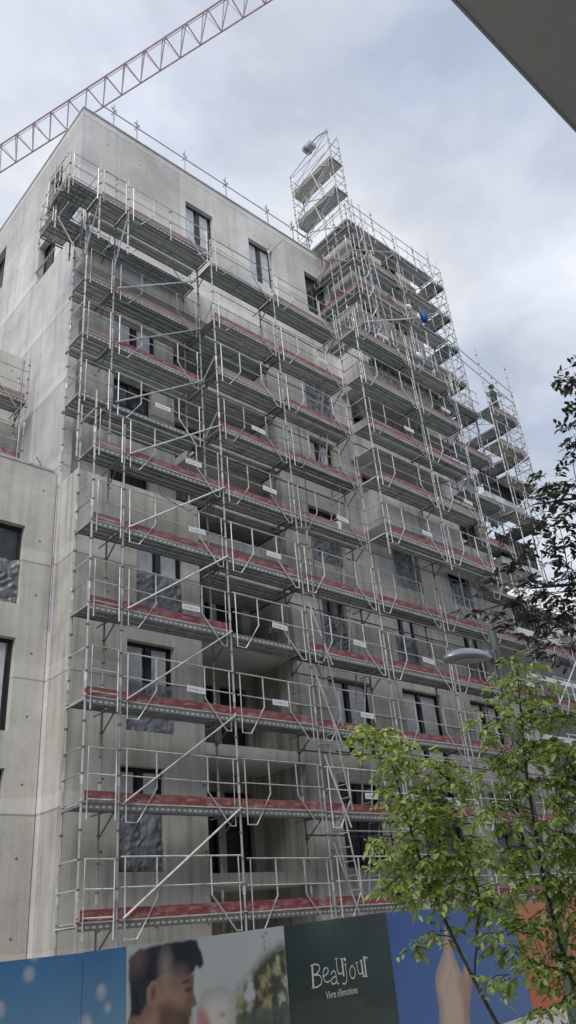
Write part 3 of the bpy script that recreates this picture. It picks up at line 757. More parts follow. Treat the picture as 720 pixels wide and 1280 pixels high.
planks((-2.6, .14, Z(4) + .004), 2.0, 7, 'small stack of brown planks on the left deck above the plastic-covered window', 3)
planks((6.3, .2, Z(2) + .004), 1.8, 6, 'small stack of brown planks on the deck between two white-curtained windows', 4)
planks((8.7, .1, Z(11.75) + .004), 1.6, 8, 'small stack of brown planks on a high deck near the access tower', 5)
def cable(pts, r, m_, label):
    q = [Vector(p) for p in pts]; o_ = [q[0]]
    for i in range(1, len(q) - 1): o_ += [q[i - 1].lerp(q[i], .7), q[i], q[i].lerp(q[i + 1], .3)]
    o_.append(q[-1]); b0 = q[0]
    o = obj('hanging_cable', MB().tube([tuple(p - b0) for p in o_], r, m_, 5), None, tuple(b0)); o['label'] = label; o['category'] = 'cable'
cable([(3.0, -.08, Z(7)), (3.02, -.1, Z(5.5)), (2.95, -.14, Z(4.2)), (3.05, -.1, Z(3.2)), (2.9, -.06, Z(2.6)), (2.6, -.05, Z(2.9))], .012, 'frame_black', 'thin black cable looping down the front of the central scaffold bays')
cable([(-2.3, -.08, Z(5)), (-2.0, -.1, Z(4.55)), (-1.2, -.1, Z(4.45)), (-.4, -.1, Z(4.8))], .010, 'hivis', 'dark green cable sagging between two poles of the left bay')
random.seed(77)

# worker on the far right top deck
def person(loc, rz):
    root = thing('person', 'person in dark green workwear standing on the highest far-right scaffold deck', 'person', loc, rz=rz)
    V = {'pel': (0, 0, .95, .15), 'bel': (0, -.02, 1.12, .14), 'che': (0, -.05, 1.36, .16), 'nek': (0, -.06, 1.52, .06), 'hed': (0, -.08, 1.66, .10), 'top': (0, -.08, 1.74, .07)}
    E_ = [('pel', 'bel'), ('bel', 'che'), ('che', 'nek'), ('nek', 'hed'), ('hed', 'top')]
    for s, n in ((-1, 'l'), (1, 'r')):
        V['hip' + n] = (s * .1, 0, .88, .095); V['kne' + n] = (s * .12, -.05 * s, .48, .065); V['ank' + n] = (s * .13, 0, .1, .045); V['toe' + n] = (s * .14, -.16, .04, .04)
        V['sho' + n] = (s * .2, -.04, 1.43, .06); V['elb' + n] = (s * .27, -.12, 1.18, .045); V['wri' + n] = (s * .2, -.32, 1.1, .033); V['han' + n] = (s * .18, -.40, 1.1, .035)
        E_ += [('pel', 'hip' + n), ('hip' + n, 'kne' + n), ('kne' + n, 'ank' + n), ('ank' + n, 'toe' + n), ('che', 'sho' + n), ('sho' + n, 'elb' + n), ('elb' + n, 'wri' + n), ('wri' + n, 'han' + n)]
    ks = list(V); me = bpy.data.meshes.new('body'); me.from_pydata([V[k][:3] for k in ks], [(ks.index(a), ks.index(b_)) for a, b_ in E_], [])
    me.materials.append(MATS['hivis']); o = obj('body', me, root)
    md = o.modifiers.new('Skin', 'SKIN'); md.use_smooth_shade = True
    for i, k in enumerate(ks):
        sv = me.skin_vertices[0].data[i]; sv.radius = (V[k][3], V[k][3]); sv.use_root = k == 'pel'
    sb = o.modifiers.new('Sub', 'SUBSURF'); sb.levels = 1; sb.render_levels = 1
    hm = tri_blob(.135, .15, .11, 'hivis', 9, 0); obj('helmet', hm, root, (0, -.08, 1.74))
person((15.0, -.3, Z(9.05)), math.radians(-30))

# ------------------------------------------------------------------ crane
random.seed(11)
C = thing('tower_crane', 'red and white lattice tower crane jib reaching over the roof', 'crane', (-8.2, 40.5, 0))
CO = Vector((-8.2, 40.5, 0))
P1 = Vector((-8.2, 40.5, 45.0)); P2 = Vector((12.5, -17.5, 45.0)); dv = (P2 - P1).normalized(); sv_ = dv.cross(Vector((0, 0, 1))).normalized()
Lj = (P2 - P1).length; wj = .68; hj = 1.45
jb = MB(); jw_ = MB()
def jp(t, s, h_): return tuple(P1 - CO + dv * t + sv_ * s * wj + Vector((0, 0, h_)))
jb.tube([jp(0, -1, 0), jp(Lj, -1, 0)], .05, 'crane_red_hazed').tube([jp(0, 1, 0), jp(Lj, 1, 0)], .05, 'crane_red_hazed').tube([jp(0, 0, hj), jp(Lj, 0, hj)], .05, 'crane_red_hazed')
obj('jib_chord', jb, C)
n = int(Lj / 1.35); st = Lj / n
for i in range(n):
    a = i * st; m_ = 'crane_white'
    for s in (-1, 1):
        jw_.tube([jp(a, s, 0), jp(a + st / 2, 0, hj)], .038, m_, 5).tube([jp(a + st / 2, 0, hj), jp(a + st, s, 0)], .032, m_, 5)
    jw_.tube([jp(a, -1, 0), jp(a, 1, 0)], .035, 'crane_red_hazed', 5).tube([jp(a, -1, 0), jp(a + st, 1, 0)], .034, m_, 5)
obj('jib_lattice', jw_, C)
obj('jib_cable', MB().tube([jp(0, 1, -.35), jp(Lj, 1, -.2)], .018, 'cable', 4), C)
jm = MB()
for sx in (-.8, .8):
    for sy in (-.8, .8): jm.tube([(sx, sy, 0), (sx, sy, 48)], .09, 'crane_red_hazed')
for i in range(24):
    z = i * 2; 
    for (a, b_) in (((-.8, -.8), (.8, -.8)), ((.8, -.8), (.8, .8)), ((.8, .8), (-.8, .8)), ((-.8, .8), (-.8, -.8))):
        jm.tube([(*a, z), (*b_, z + 2)], .04, 'crane_white', 5)
obj('mast', jm, C)
obj('cab', MB().box(.9, 2.2, -.9, .9, 42.8, 44.8, 'crane_white').box(2.2, 2.22, -.7, .7, 43.3, 44.6, 'glass'), C)

# ------------------------------------------------------------------ hoarding with posters
HP = Vector((-7.3, -5.9, 0)); hx = Vector((.978, .208, 0)).normalized(); hn = Vector((-.208, .978, 0)).normalized()
HM = Matrix(((hx.x, hn.x, 0, HP.x), (hx.y, hn.y, 0, HP.y), (0, 0, 1, 0), (0, 0, 0, 1)))
def chaikin(p, it=2):
    for _ in range(it):
        q = []
        for i in range(len(p)):
            a = p[i]; b_ = p[(i + 1) % len(p)]
            q += [(a[0] * .75 + b_[0] * .25, a[1] * .75 + b_[1] * .25), (a[0] * .25 + b_[0] * .75, a[1] * .25 + b_[1] * .75)]
        p = q
    return p
def clipz(p, lo=.05): return [(a, max(lo, b_)) for a, b_ in p]
def clip_top(p, s0, z0, s1, z1): return [(a, min(b_, z0 + (z1 - z0) * (a - s0) / (s1 - s0) - .01)) for a, b_ in p]
def poly(mb, p, depth, m):
    mb.quad([(a, -depth, b_) for a, b_ in p], m)
def stroke(mb, pts, w, depth, m, sm=True):
    # ribbon of constant width
    q = [Vector((a, b_)) for a, b_ in pts]
    if sm and len(q) > 2:
        o = [q[0]]
        for i in range(1, len(q) - 1):
            o += [q[i - 1].lerp(q[i], .7), q[i].lerp(q[i + 1], .3)]
        o.append(q[-1]); q = o
    for i in range(len(q) - 1):
        d = (q[i + 1] - q[i]).normalized(); nn = Vector((-d.y, d.x)) * w / 2; e = d * w * .25
        a, b_ = q[i] - e, q[i + 1] + e
        dd = depth + .00012 * i
        mb.quad([(a.x - nn.x, -dd, a.y - nn.y), (b_.x - nn.x, -dd, b_.y - nn.y), (b_.x + nn.x, -dd, b_.y + nn.y), (a.x + nn.x, -dd, a.y + nn.y)], m)
import numpy as np
def vnoise(x, y, sc_, seed, octv=4):
    rg = np.random.RandomState(seed); out = np.zeros_like(x); amp = 1; tot = 0
    for o in range(octv):
        g = rg.rand(64, 64); u_ = x * sc_ + 17.3; v_ = y * sc_ + 9.1
        i0 = np.floor(u_).astype(int); j0 = np.floor(v_).astype(int); fu = u_ - i0; fv = v_ - j0
        fu = fu * fu * (3 - 2 * fu); fv = fv * fv * (3 - 2 * fv)
        a = g[i0 % 64, j0 % 64]; b_ = g[(i0 + 1) % 64, j0 % 64]; c_ = g[i0 % 64, (j0 + 1) % 64]; d_ = g[(i0 + 1) % 64, (j0 + 1) % 64]
        out += amp * ((a * (1 - fu) + b_ * fu) * (1 - fv) + (c_ * (1 - fu) + d_ * fu) * fv); tot += amp; amp *= .55; sc_ *= 2
    return out / tot
def sdf(x, y, p):
    # signed distance to polygon, positive inside
    dmin = np.full(x.shape, 1e9); ins = np.zeros(x.shape, bool); n = len(p)
    for i in range(n):
        (ax, ay), (bx, by) = p[i], p[(i + 1) % n]
        ex, ey = bx - ax, by - ay; wx, wy = x - ax, y - ay
        t = np.clip((wx * ex + wy * ey) / (ex * ex + ey * ey + 1e-12), 0, 1)
        dmin = np.minimum(dmin, (wx - ex * t) ** 2 + (wy - ey * t) ** 2)
        c_ = ((ay > y) != (by > y)) & (x < (bx - ax) * (y - ay) / ((by - ay) if abs(by - ay) > 1e-9 else 1e-9) + ax)
        ins ^= c_
    d = np.sqrt(dmin); return np.where(ins, d, -d)
m, nt, b = nodes_of('poster_print')
at = nt.nodes.new('ShaderNodeVertexColor'); at.layer_name = 'ink'
nt.links.new(at.outputs[0], b.inputs['Base Color']); b.inputs['Roughness'].default_value = .38
def panel(label, s0, s1, z0, z1, paint, step=.022):
    t = thing('hoarding_panel', label, 'hoarding', group='printed site hoarding panels'); t.matrix_world = HM @ Matrix.Translation((s0, 0, 0))
    w = s1 - s0; nx = max(2, int(w / step)); nz = max(2, int(1.8 / step))
    S_, T_ = np.meshgrid(np.linspace(0, w, nx + 1), np.linspace(0, 1, nz + 1))
    ZZ = T_ * (z0 + (z1 - z0) * S_ / w)
    bow = .012 * np.sin(S_ * 2.1 + s0) + .006 * vnoise(S_, ZZ, 2.5, 3)
    mb = MB(); mb.v = [(float(a), float(-c_), float(b_)) for a, b_, c_ in zip(S_.ravel(), ZZ.ravel(), np.zeros(S_.size))]
    k = mb.mat('poster_print')
    for j in range(nz):
        for i in range(nx):
            a = j * (nx + 1) + i; mb.f.append((a, a + 1, a + nx + 2, a + nx + 1)); mb.mi.append(k)
    me = mb.mesh('banner')
    C_ = paint(S_.ravel() + s0, ZZ.ravel()); C_ = np.clip(C_ * 1.3, 0, .8)
    ca = me.color_attributes.new('ink', 'FLOAT_COLOR', 'POINT')
    ca.data.foreach_set('color', np.concatenate([C_, np.ones((C_.shape[0], 1))], 1).astype(np.float32).ravel())
    obj('banner', me, t)
    g = 'galv'
    mb = MB().box(0, w, .012, .04, 0, min(z0, z1) - .012, g); obj('backing_sheet', mb, t)
    obj('support_post', MB().tube([(w / 2, .1, 0), (w / 2, .1, min(z0, z1) - .1)], .03, 'galv').tube([(w / 2, .1, 1.3), (w / 2, 1.0, 0)], .025, 'galv'), t)
    return t
def sh(p, s0): return [(a - s0, b_) for a, b_ in p]
def V3(c_): return np.array(c_)[None, :]
def lay(C_, mask, c_): return C_ * (1 - mask[:, None]) + (V3(c_) if not isinstance(c_, np.ndarray) else c_) * mask[:, None]
def soft(d, w): return np.clip(d / w + .5, 0, 1)
def p_sky(x, y):
    t = np.clip((y - .6) / 1.2, 0, 1)[:, None]
    C_ = V3((.15, .27, .38)) * (1 - t) + V3((.035, .13, .29)) * t
    C_ = C_ * (.8 + .4 * vnoise(x, y, 1.2, 5)[:, None])
    rg = np.random.RandomState(8)
    for i in range(60):
        cx, cy, rr = rg.uniform(-1.6, 1.15), rg.normal(1.25, .3), rg.uniform(.02, .075)
        if cx > .9 or abs(cx - .1) < .1: continue
        C_ = lay(C_, soft(rr - np.hypot(x - cx, (y - cy)), .05) * rg.uniform(.25, .65), (.42, .42, .47))
    return C_
def p_man(x, y):
    C_ = V3((.36, .40, .41)) * (.85 + .25 * vnoise(x, y, .8, 2)[:, None])
    fol = vnoise(x, y, 9, 4, 4)
    m_ = soft(sdf(x, y, bush), .16) * np.clip((vnoise(x, y, 5, 6) - .30) * 5, 0, 1)
    C_ = lay(C_, np.clip(m_, 0, 1), V3((.035, .042, .02)) + (np.clip(fol - .45, 0, 1) * 1.1)[:, None] * V3((.62, .55, .28)))
    C_ = lay(C_, soft(sdf(x, y, fog), .06) * .85, V3((.045, .06, .06)) * (.6 + .8 * vnoise(x, y, 4, 9)[:, None]))
    br = soft(.10 - np.abs(x - 3.45 - .3 * (y - 1.6) - .05 * np.sin(y * 30)), .02) * np.clip((vnoise(x, y, 16, 12) - .62) * 8, 0, 1) * (y > 1.45)
    C_ = lay(C_, np.clip(br, 0, 1) * .7, (.1, .1, .09))
    sk = sdf(x, y, skin)
    skc = V3((.25, .155, .115)) * (.55 + np.clip(sk / .25, 0, 1) * .5 + .25 * (vnoise(x, y, 3, 14) - .5))[:, None]
    C_ = lay(C_, soft(sk, .03), skc)
    C_ = lay(C_, soft(sdf(x, y, beard) + .02, .13) * .8, (.055, .036, .03))
    hr = sdf(x, y, hair) + .035 * (vnoise(x, y, 12, 20) - .5)
    hc = V3((.012, .015, .022)) * (.6 + 2.2 * vnoise(x * 1 + y * .6, y * .3 - x * .2, 16, 21)[:, None] ** 2)
    hc = lay(hc, soft(.16 - np.hypot(x - 1.25, y - 1.62), .18) * .6, (.14, .09, .08))
    C_ = lay(C_, soft(hr, .035), hc)
    C_ = lay(C_, soft(.10 - np.hypot((x - 1.70) * 1.1, (y - 1.50) * .7), .16) * .75, (.24, .20, .185))
    C_ = lay(C_, soft(.14 - np.hypot((x - 1.92) * 1., (y - 1.40) * 1.4), .16) * .55, (.17, .12, .10))
    er = sdf(x, y, ear); C_ = lay(C_, soft(er, .025), V3((.27, .155, .125)) * (.45 + np.clip(1 - er / .07, 0, 1) * .6)[:, None])
    C_ = lay(C_, soft(.03 - np.hypot((x - 2.06) / 2.2, y - 1.245), .025) * .85, (.035, .025, .02))
    C_ = lay(C_, soft(.022 - np.hypot((x - 2.03) / 3.2, y - 1.325 - .1 * (x - 2.03)), .02) * .8, (.03, .022, .02))
    C_ = lay(C_, soft(.05 - np.hypot((x - 2.07), y - 1.14), .06) * .5, (.09, .05, .04))
    bb = sdf(x, y, baby); C_ = lay(C_, soft(bb, .05), V3((.40, .385, .375)) * (.72 + .35 * np.clip(bb / .2, 0, 1))[:, None])
    C_ = lay(C_, soft(sdf(x, y, babyf), .09) * .85, (.33, .14, .115))
    C_ = lay(C_, soft(.03 - np.hypot((x - 2.62) / 1.9, y - .945), .04) * .5, (.10, .06, .05))
    return C_
def p_green(x, y):
    C_ = V3((.005, .018, .017)) * (.5 + 1.2 * vnoise(x, y, 1.6, 30)[:, None])
    C_ = lay(C_, np.clip(np.exp(-((x - 5.0) / .5) ** 2) * (y - 1.35) * 1.6 * vnoise(x, y * .25, 5, 31), 0, 1), (.08, .11, .105))
    fl = soft(sdf(x, y, [(3.9, -1), (3.9, .93), (4.3, .925), (4.7, .93), (5.2, .87), (5.75, .85), (5.78, .72), (6.2, .66), (6.7, .58), (6.7, -1)]), .04)
    C_ = lay(C_, fl * .9, V3((.022, .034, .034)) * (.6 + .8 * vnoise(x, y * 2, 5, 33)[:, None]))
    return C_
def p_blue(x, y):
    t = np.clip(y / 1.9, 0, 1)[:, None]
    C_ = (V3((.035, .10, .27)) * (1 - t) + V3((.012, .065, .26)) * t) * (.85 + .3 * vnoise(x, y, 1.2, 40)[:, None])
    hd_ = sdf(x, y, hand)
    hc = V3((.38, .28, .235)) * (.62 + .45 * np.clip(hd_ / .25, 0, 1) + .25 * (vnoise(x, y, 3, 41) - .5))[:, None]
    C_ = lay(C_, soft(hd_, .035), hc)
    C_ = lay(C_, soft(sdf(x, y, [(8.75, .02), (8.85, .45), (8.72, .8), (8.95, .83), (9.1, .78), (9.33, .80), (9.31, .68), (9.12, .45), (8.98, .27), (9.04, .02)]), .2) * .6, (.22, .11, .075))
    for (a, c_, e) in ((8.35, .75, .05), (8.58, .9, .05), (8.62, 1.32, .03)):
        C_ = lay(C_, soft(e - np.hypot((x - a) * 1.2, (y - c_) * .6), .08) * .4, (.24, .15, .11))
    C_ = lay(C_, soft(.035 - np.hypot(x - 8.66, (y - 1.56) * .7), .03) * .8, (.5, .42, .38))
    return C_
def p_orange(x, y): return V3((.36, .065, .012)) * (.8 + .35 * vnoise(x, y, .8, 50)[:, None])
hair = [(1.139, 1.585), (1.179, 1.63), (1.29, 1.68), (1.541, 1.709), (1.784, 1.725), (2.079, 1.735), (2.208, 1.724), (2.299, 1.588), (2.321, 1.483), (2.261, 1.435), (2.197, 1.465), (2.159, 1.40), (2.023, 1.377), (1.858, 1.402), (1.786, 1.43), (1.679, 1.43), (1.571, 1.40), (1.5, 1.373), (1.424, 1.304), (1.405, 1.189), (1.313, 1.072), (1.186, 1.086), (1.157, 1.35)]
skin = [(1.66, 1.575), (1.786, 1.5), (1.858, 1.43), (2.065, 1.40), (2.158, 1.384), (2.150, 1.30), (2.134, 1.214), (2.19, 1.11), (2.17, 1.075), (2.10, 1.06), (2.101, 1.001), (2.063, .979), (2.05, .85), (1.95, .6), (1.6, .2), (1.15, .1), (1.134, 1.02), (1.186, 1.13), (1.313, 1.12), (1.405, 1.2), (1.424, 1.33), (1.5, 1.40), (1.56, 1.42), (1.579, 1.56)]
ear = chaikin([(1.462, 1.36), (1.531, 1.373), (1.585, 1.338), (1.592, 1.242), (1.545, 1.152), (1.48, 1.124), (1.432, 1.187), (1.416, 1.281)], 1)
beard = [(1.712, 1.136), (1.89, 1.071), (2.011, 1.035), (2.06, .99), (2.04, .85), (1.9, .6), (1.6, .8), (1.595, 1.101)]
baby = chaikin([(2.12, .5), (2.19, .902), (2.192, 1.041), (2.248, 1.158), (2.383, 1.227), (2.585, 1.236), (2.766, 1.184), (2.843, 1.078), (2.851, .949), (2.832, .6)], 1)
babyf = chaikin([(2.15, .5), (2.194, .902), (2.199, 1.028), (2.28, 1.043), (2.38, .962), (2.42, .85), (2.42, .5)], 1)
bush = [(2.80, .2), (2.823, .832), (2.848, 1.026), (2.90, 1.15), (3.13, 1.28), (3.30, 1.40), (3.50, 1.50), (3.653, 1.56), (3.80, 1.60), (3.96, 1.58), (3.96, .2)]
fog = [(2.85, .1), (2.85, .829), (2.885, .907), (3.227, .936), (3.96, .931), (3.96, .1)]
hand = chaikin([(8.50, -.1), (7.85, -.1), (7.904, .266), (7.986, .551), (7.949, .778), (8.029, .962), (8.292, 1.158), (8.456, 1.268), (8.523, 1.488), (8.60, 1.60), (8.70, 1.585), (8.76, 1.50), (8.757, 1.394), (8.80, 1.209), (8.867, 1.102), (8.96, .95), (9.059, .86), (9.134, 1.024), (9.17, 1.17), (9.23, 1.18), (9.292, .984), (9.374, .822), (9.323, .663), (9.132, .441), (9.0, .265), (9.05, -.1)], 1)
panel('hoarding panel printed with blue sky and pale blurred blossom, leftmost in view', -1.6, .52, 1.66, 1.695, p_sky)
panel('short strip of sky-printed hoarding right beside the panel showing a man', .525, 1.105, 1.70, 1.72, p_sky)
panel('hoarding panel showing the head of a dark-haired man and a baby', 1.11, 3.925, 1.71, 1.815, p_man, .015)
t = panel('dark green hoarding panel with a white curly wordmark over a short tagline', 3.93, 6.645, 1.815, 1.905, p_green)
G = [[(4.503, 1.316), (4.487, 1.058)], [(4.481, 1.311), (4.60, 1.33), (4.69, 1.29), (4.63, 1.22), (4.503, 1.197)], [(4.503, 1.197), (4.65, 1.20), (4.715, 1.13), (4.64, 1.06), (4.478, 1.055)],
     [(4.75, 1.165), (4.884, 1.205), (4.868, 1.259), (4.793, 1.270), (4.735, 1.206), (4.745, 1.122), (4.826, 1.085), (4.9, 1.108)],
     [(4.932, 1.18), (5.0, 1.225), (5.06, 1.192), (5.055, 1.064), (5.104, 1.050)], [(5.06, 1.149), (4.942, 1.13), (4.912, 1.076), (4.978, 1.052), (5.056, 1.085)],
     [(5.104, 1.356), (5.100, 1.195), (5.15, 1.157), (5.22, 1.18)], [(5.245, 1.345), (5.25, 1.14)],
     [(5.318, 1.273), (5.334, 1.105), (5.275, 1.030), (5.201, 1.048)], [(5.312, 1.345), (5.337, 1.325)],
     [(5.50, 1.25), (5.425, 1.21), (5.412, 1.123), (5.472, 1.078), (5.545, 1.105), (5.57, 1.187), (5.50, 1.25)],
     [(5.624, 1.274), (5.633, 1.155), (5.683, 1.117), (5.745, 1.141)], [(5.756, 1.292), (5.777, 1.094)],
     [(5.847, 1.333), (5.850, 1.083)], [(5.847, 1.27), (5.885, 1.325), (5.949, 1.315)]]
pm = MB()
for i, s_ in enumerate(G): stroke(pm, sh(s_, 3.93), .040 if len(s_) < 3 else .017, .003 + .001 * (i % 3), 'poster_ink')
for (a, b_) in ((4.487, 1.056), (5.847, 1.08), (5.777, 1.092), (4.50, 1.318), (5.104, 1.358), (5.245, 1.347), (5.624, 1.276), (5.756, 1.294), (5.847, 1.335), (5.318, 1.275)): stroke(pm, [(a - .045 - 3.93, b_), (a + .04 - 3.93, b_)], .010, .0065, 'poster_ink')
obj('wordmark', pm, t)
cu = bpy.data.curves.new('tagline', 'FONT'); cu.body = "Vivre d'\u00e9motions"; cu.size = .128; cu.shear = .15; cu.space_character = .93
cu.materials.append(MATS['poster_ink'])
to = bpy.data.objects.new('tagline', cu); col.objects.link(to); bpy.context.view_layer.update()
tm = bpy.data.meshes.new_from_object(to); bpy.data.objects.remove(to)
to = obj('tagline', tm, t, (.825, -.004, .90)); to.rotation_euler = (math.pi / 2, 0, 0)
panel('bright blue hoarding panel with a raised hand', 6.65, 11.865, 1.905, 1.93, p_blue, .03)
t = panel('orange hoarding panel with dark lettering behind the street lamp', 11.87, 18.5, 1.93, 2.05, p_orange, .1)
pm = MB()
for p in ([(12.868, 1.25), (13.2, .72)], [(13.52, 1.25), (13.2, .72)], [(13.78, 1.13), (13.78, .72)], [(13.78, 1.27), (13.78, 1.2)], [(14.05, 1.1), (14.28, .72)], [(14.5, 1.1), (14.28, .72)]): stroke(pm, sh(p, 11.87), .07, .003 + .0004 * len(pm.f), 'poster_dark')
obj('lettering', pm, t)

# ------------------------------------------------------------------ street lamp
Lm = thing('street_lamp', 'grey street lamp with a flat oval head beside the young trees', 'street lamp', (-1.58, -8.0, 0))
obj('lamp_post', MB().tube([(0, 0, 0), (0, 0, .9)], .10, 'lamp_pole', 12).tube([(0, 0, .9), (0, 0, 5.42)], .075, 'lamp_pole', 12, r1=.058), Lm)
obj('lamp_arm', MB().tube([(-.02, 0, 4.93), (-.25, 0, 4.93)], .035, 'lamp_pole', 8).tube([(-.22, 0, 4.87), (-.22, 0, 4.99)], .06, 'lamp_body', 8).tube([(-.08, -.0, 4.84), (-.08, 0, 5.02)], .08, 'lamp_pole', 8), Lm)
mb = MB(); k = mb.mat('lamp_body'); k2 = mb.mat('lamp_glass') if 'lamp_glass' in MATS else k
nu = 28; prof = [(1.0, 0.0), (1.02, .02), (.99, .045), (.88, .085), (.68, .12), (.42, .145), (.15, .155), (0.001, .157)]
for (r, zz) in prof:
    for i in range(nu):
        th = 2 * math.pi * i / nu; mb.v.append((.50 * r * math.cos(th) + .0, .20 * r * math.sin(th), zz))
for j in range(len(prof) - 1):
    for i in range(nu): mb.f.append((j * nu + i, j * nu + (i + 1) % nu, (j + 1) * nu + (i + 1) % nu, (j + 1) * nu + i)); mb.mi.append(k)
me = mb.mesh('lamp_head'); smooth(me); hd = obj('lamp_head', me, Lm, (-.74, 0, 4.78)); hd.rotation_euler = (0, math.radians(-7), 0)
plain('lamp_lens', (.33, .33, .36), .25, var=.1, nscale=5)
gl = MB(); gl.quad([(.50 * .99 * math.cos(2 * math.pi * i / nu), .20 * .99 * math.sin(2 * math.pi * i / nu), .002) for i in reversed(range(nu))], 'lamp_body')
gl.quad([(.30 * math.cos(2 * math.pi * i / nu) + .05, .13 * math.sin(2 * math.pi * i / nu), -.004) for i in reversed(range(nu))], 'lamp_lens')
obj('lens', gl, hd)

# ------------------------------------------------------------------ trees
def leaf(mb, p, size, nrm, dr, k, wid=.42, fold=.18, droop=.15):
    # folded pointed leaf of four faces
    d = dr.normalized(); s = d.cross(nrm)
    if s.length < 1e-4: s = Vector((1, 0, 0))
    s.normalize(); n = s.cross(d)
    a = p; m1 = p + d * size * .35; m2 = p + d * size * .7 - n * size * droop * .4; e = p + d * size - n * size * droop
    w = size * wid / 2
    l1 = m1 + s * w + n * w * fold * 2; r1 = m1 - s * w + n * w * fold * 2
    l2 = m2 + s * w * .8 + n * w * fold; r2 = m2 - s * w * .8 + n * w * fold
    b = len(mb.v); mb.v += [tuple(x) for x in (a, m1, m2, e, l1, r1, l2, r2)]
    for f in ((b, b + 1, b + 4), (b, b + 5, b + 1), (b + 1, b + 2, b + 6, b + 4), (b + 1, b + 5, b + 7, b + 2), (b + 2, b + 3, b + 6), (b + 2, b + 7, b + 3)): mb.f.append(f); mb.mi.append(k)
def rv(): 
    v = Vector((random.gauss(0, 1), random.gauss(0, 1), random.gauss(0, 1))); return v.normalized()
def sprig(mb, br, base, d, length, nleaf, size, k, bark, droopy=True):
    # twig with pinnate leaves
    tip = base + d * length - Vector((0, 0, length * (.35 if droopy else .05)))
    mid = base.lerp(tip, .5) + Vector((0, 0, length * .10))
    br.tube([tuple(base), tuple(mid), tuple(tip)], .004, bark, 4, r1=.002, cap=False)
    for i in range(nleaf):
        t = (i + .5 + ru(-.3, .3)) / nleaf
        p = (base.lerp(mid, t * 2) if t < .5 else mid.lerp(tip, t * 2 - 1))
        side = d.cross(Vector((0, 0, 1))).normalized() * (1 if i % 2 else -1)
        dr = side * .8 + d * .5 + Vector((0, 0, ru(-.9, .1) if droopy else ru(-.4, .4))) + rv() * .3
        leaf(mb, p + rv() * .01, size * ru(.55, 1.25), (Vector((0, 0, 1)) + rv() * .6).normalized(), dr, k)
def grow(name, label, cat, base, stems, clusters, leafm, bark, size, per, spread, group, droopy=True, tw=.13):
    t = thing(name, label, cat, base, group); b0 = Vector(base)
    tr = MB(); br = MB(); lf = MB(); k = lf.mat(leafm)
    pts = []
    for st_, r0, r1 in stems:
        p = [Vector(q) - b0 for q in st_]
        tr.tube([tuple(q) for q in p], r0, bark, 7, r1=r1)
        for a, b_ in zip(p, p[1:]):
            for j in range(6): pts.append(a.lerp(b_, j / 6))
    for c, rad in clusters:
        c = Vector(c) - b0
        near = min((q for q in pts if q.z < c.z + .05), key=lambda q: (q - c).length, default=pts[0])
        mid = near.lerp(c, .55) + Vector((ru(-.05, .05), ru(-.05, .05), .06))
        br.tube([tuple(near), tuple(mid), tuple(c)], max(.006, rad * .045), bark, 5, r1=.004, cap=False)
        nsp = int(per * (rad / .2) ** 2)
        for i in range(nsp):
            o = rv(); o.z *= .7
            p = c + o * rad * random.random() ** .5 * spread
            d = (o + rv() * .5); d.z *= .4; d.normalize()
            sprig(lf, br, p, d, ru(.7, 1.3) * tw, 7, size, k, bark, droopy)
    obj('trunk', tr, t); obj('branches', br, t); obj('foliage', lf, t)
    return t
random.seed(5)
S1 = [(-6.02, -9.39, 3.08, .16), (-5.93, -9.5, 2.92, .17), (-6.08, -9.32, 3.20, .11), (-5.93, -9.5, 2.66, .15), (-5.76, -9.73, 2.79, .16), (-5.66, -9.82, 2.66, .12), (-5.86, -9.58, 2.49, .20), (-5.74, -9.75, 2.36, .18), (-5.97, -9.45, 2.26, .18), (-5.82, -9.63, 2.09, .21), (-6.03, -9.38, 2.03, .14), (-5.68, -9.81, 2.1, .16), (-5.92, -9.51, 1.9, .17), (-6.08, -9.34, 1.93, .10), (-5.76, -9.7, 1.88, .17), (-5.62, -9.9, 2.10, .13), (-5.68, -9.84, 1.8, .16), (-5.57, -9.96, 1.66, .15), (-5.96, -9.46, 1.50, .08), (-5.84, -9.62, 1.58, .10), (-5.52, -10.03, 1.45, .13), (-5.66, -9.84, 1.21, .09)]
grow('young_tree', 'young bright green leafy tree in front of the blue hoarding panel', 'tree', (-5.5, -10.1, 0),
     [([(-5.5, -10.1, 0), (-5.6, -9.95, .7), (-5.70, -9.79, 1.16), (-5.78, -9.68, 1.54), (-5.87, -9.57, 2.01), (-5.92, -9.51, 2.5), (-5.96, -9.46, 2.97), (-6.03, -9.38, 3.2)], .017, .005),
      ([(-5.72, -9.77, 1.25), (-5.62, -9.88, 1.8), (-5.66, -9.84, 2.3), (-5.68, -9.82, 2.75)], .009, .004)],
     [(s[:3], s[3]) for s in S1], 'leaf_green', 'bark', .076, 42, 1.1, 'young street trees')
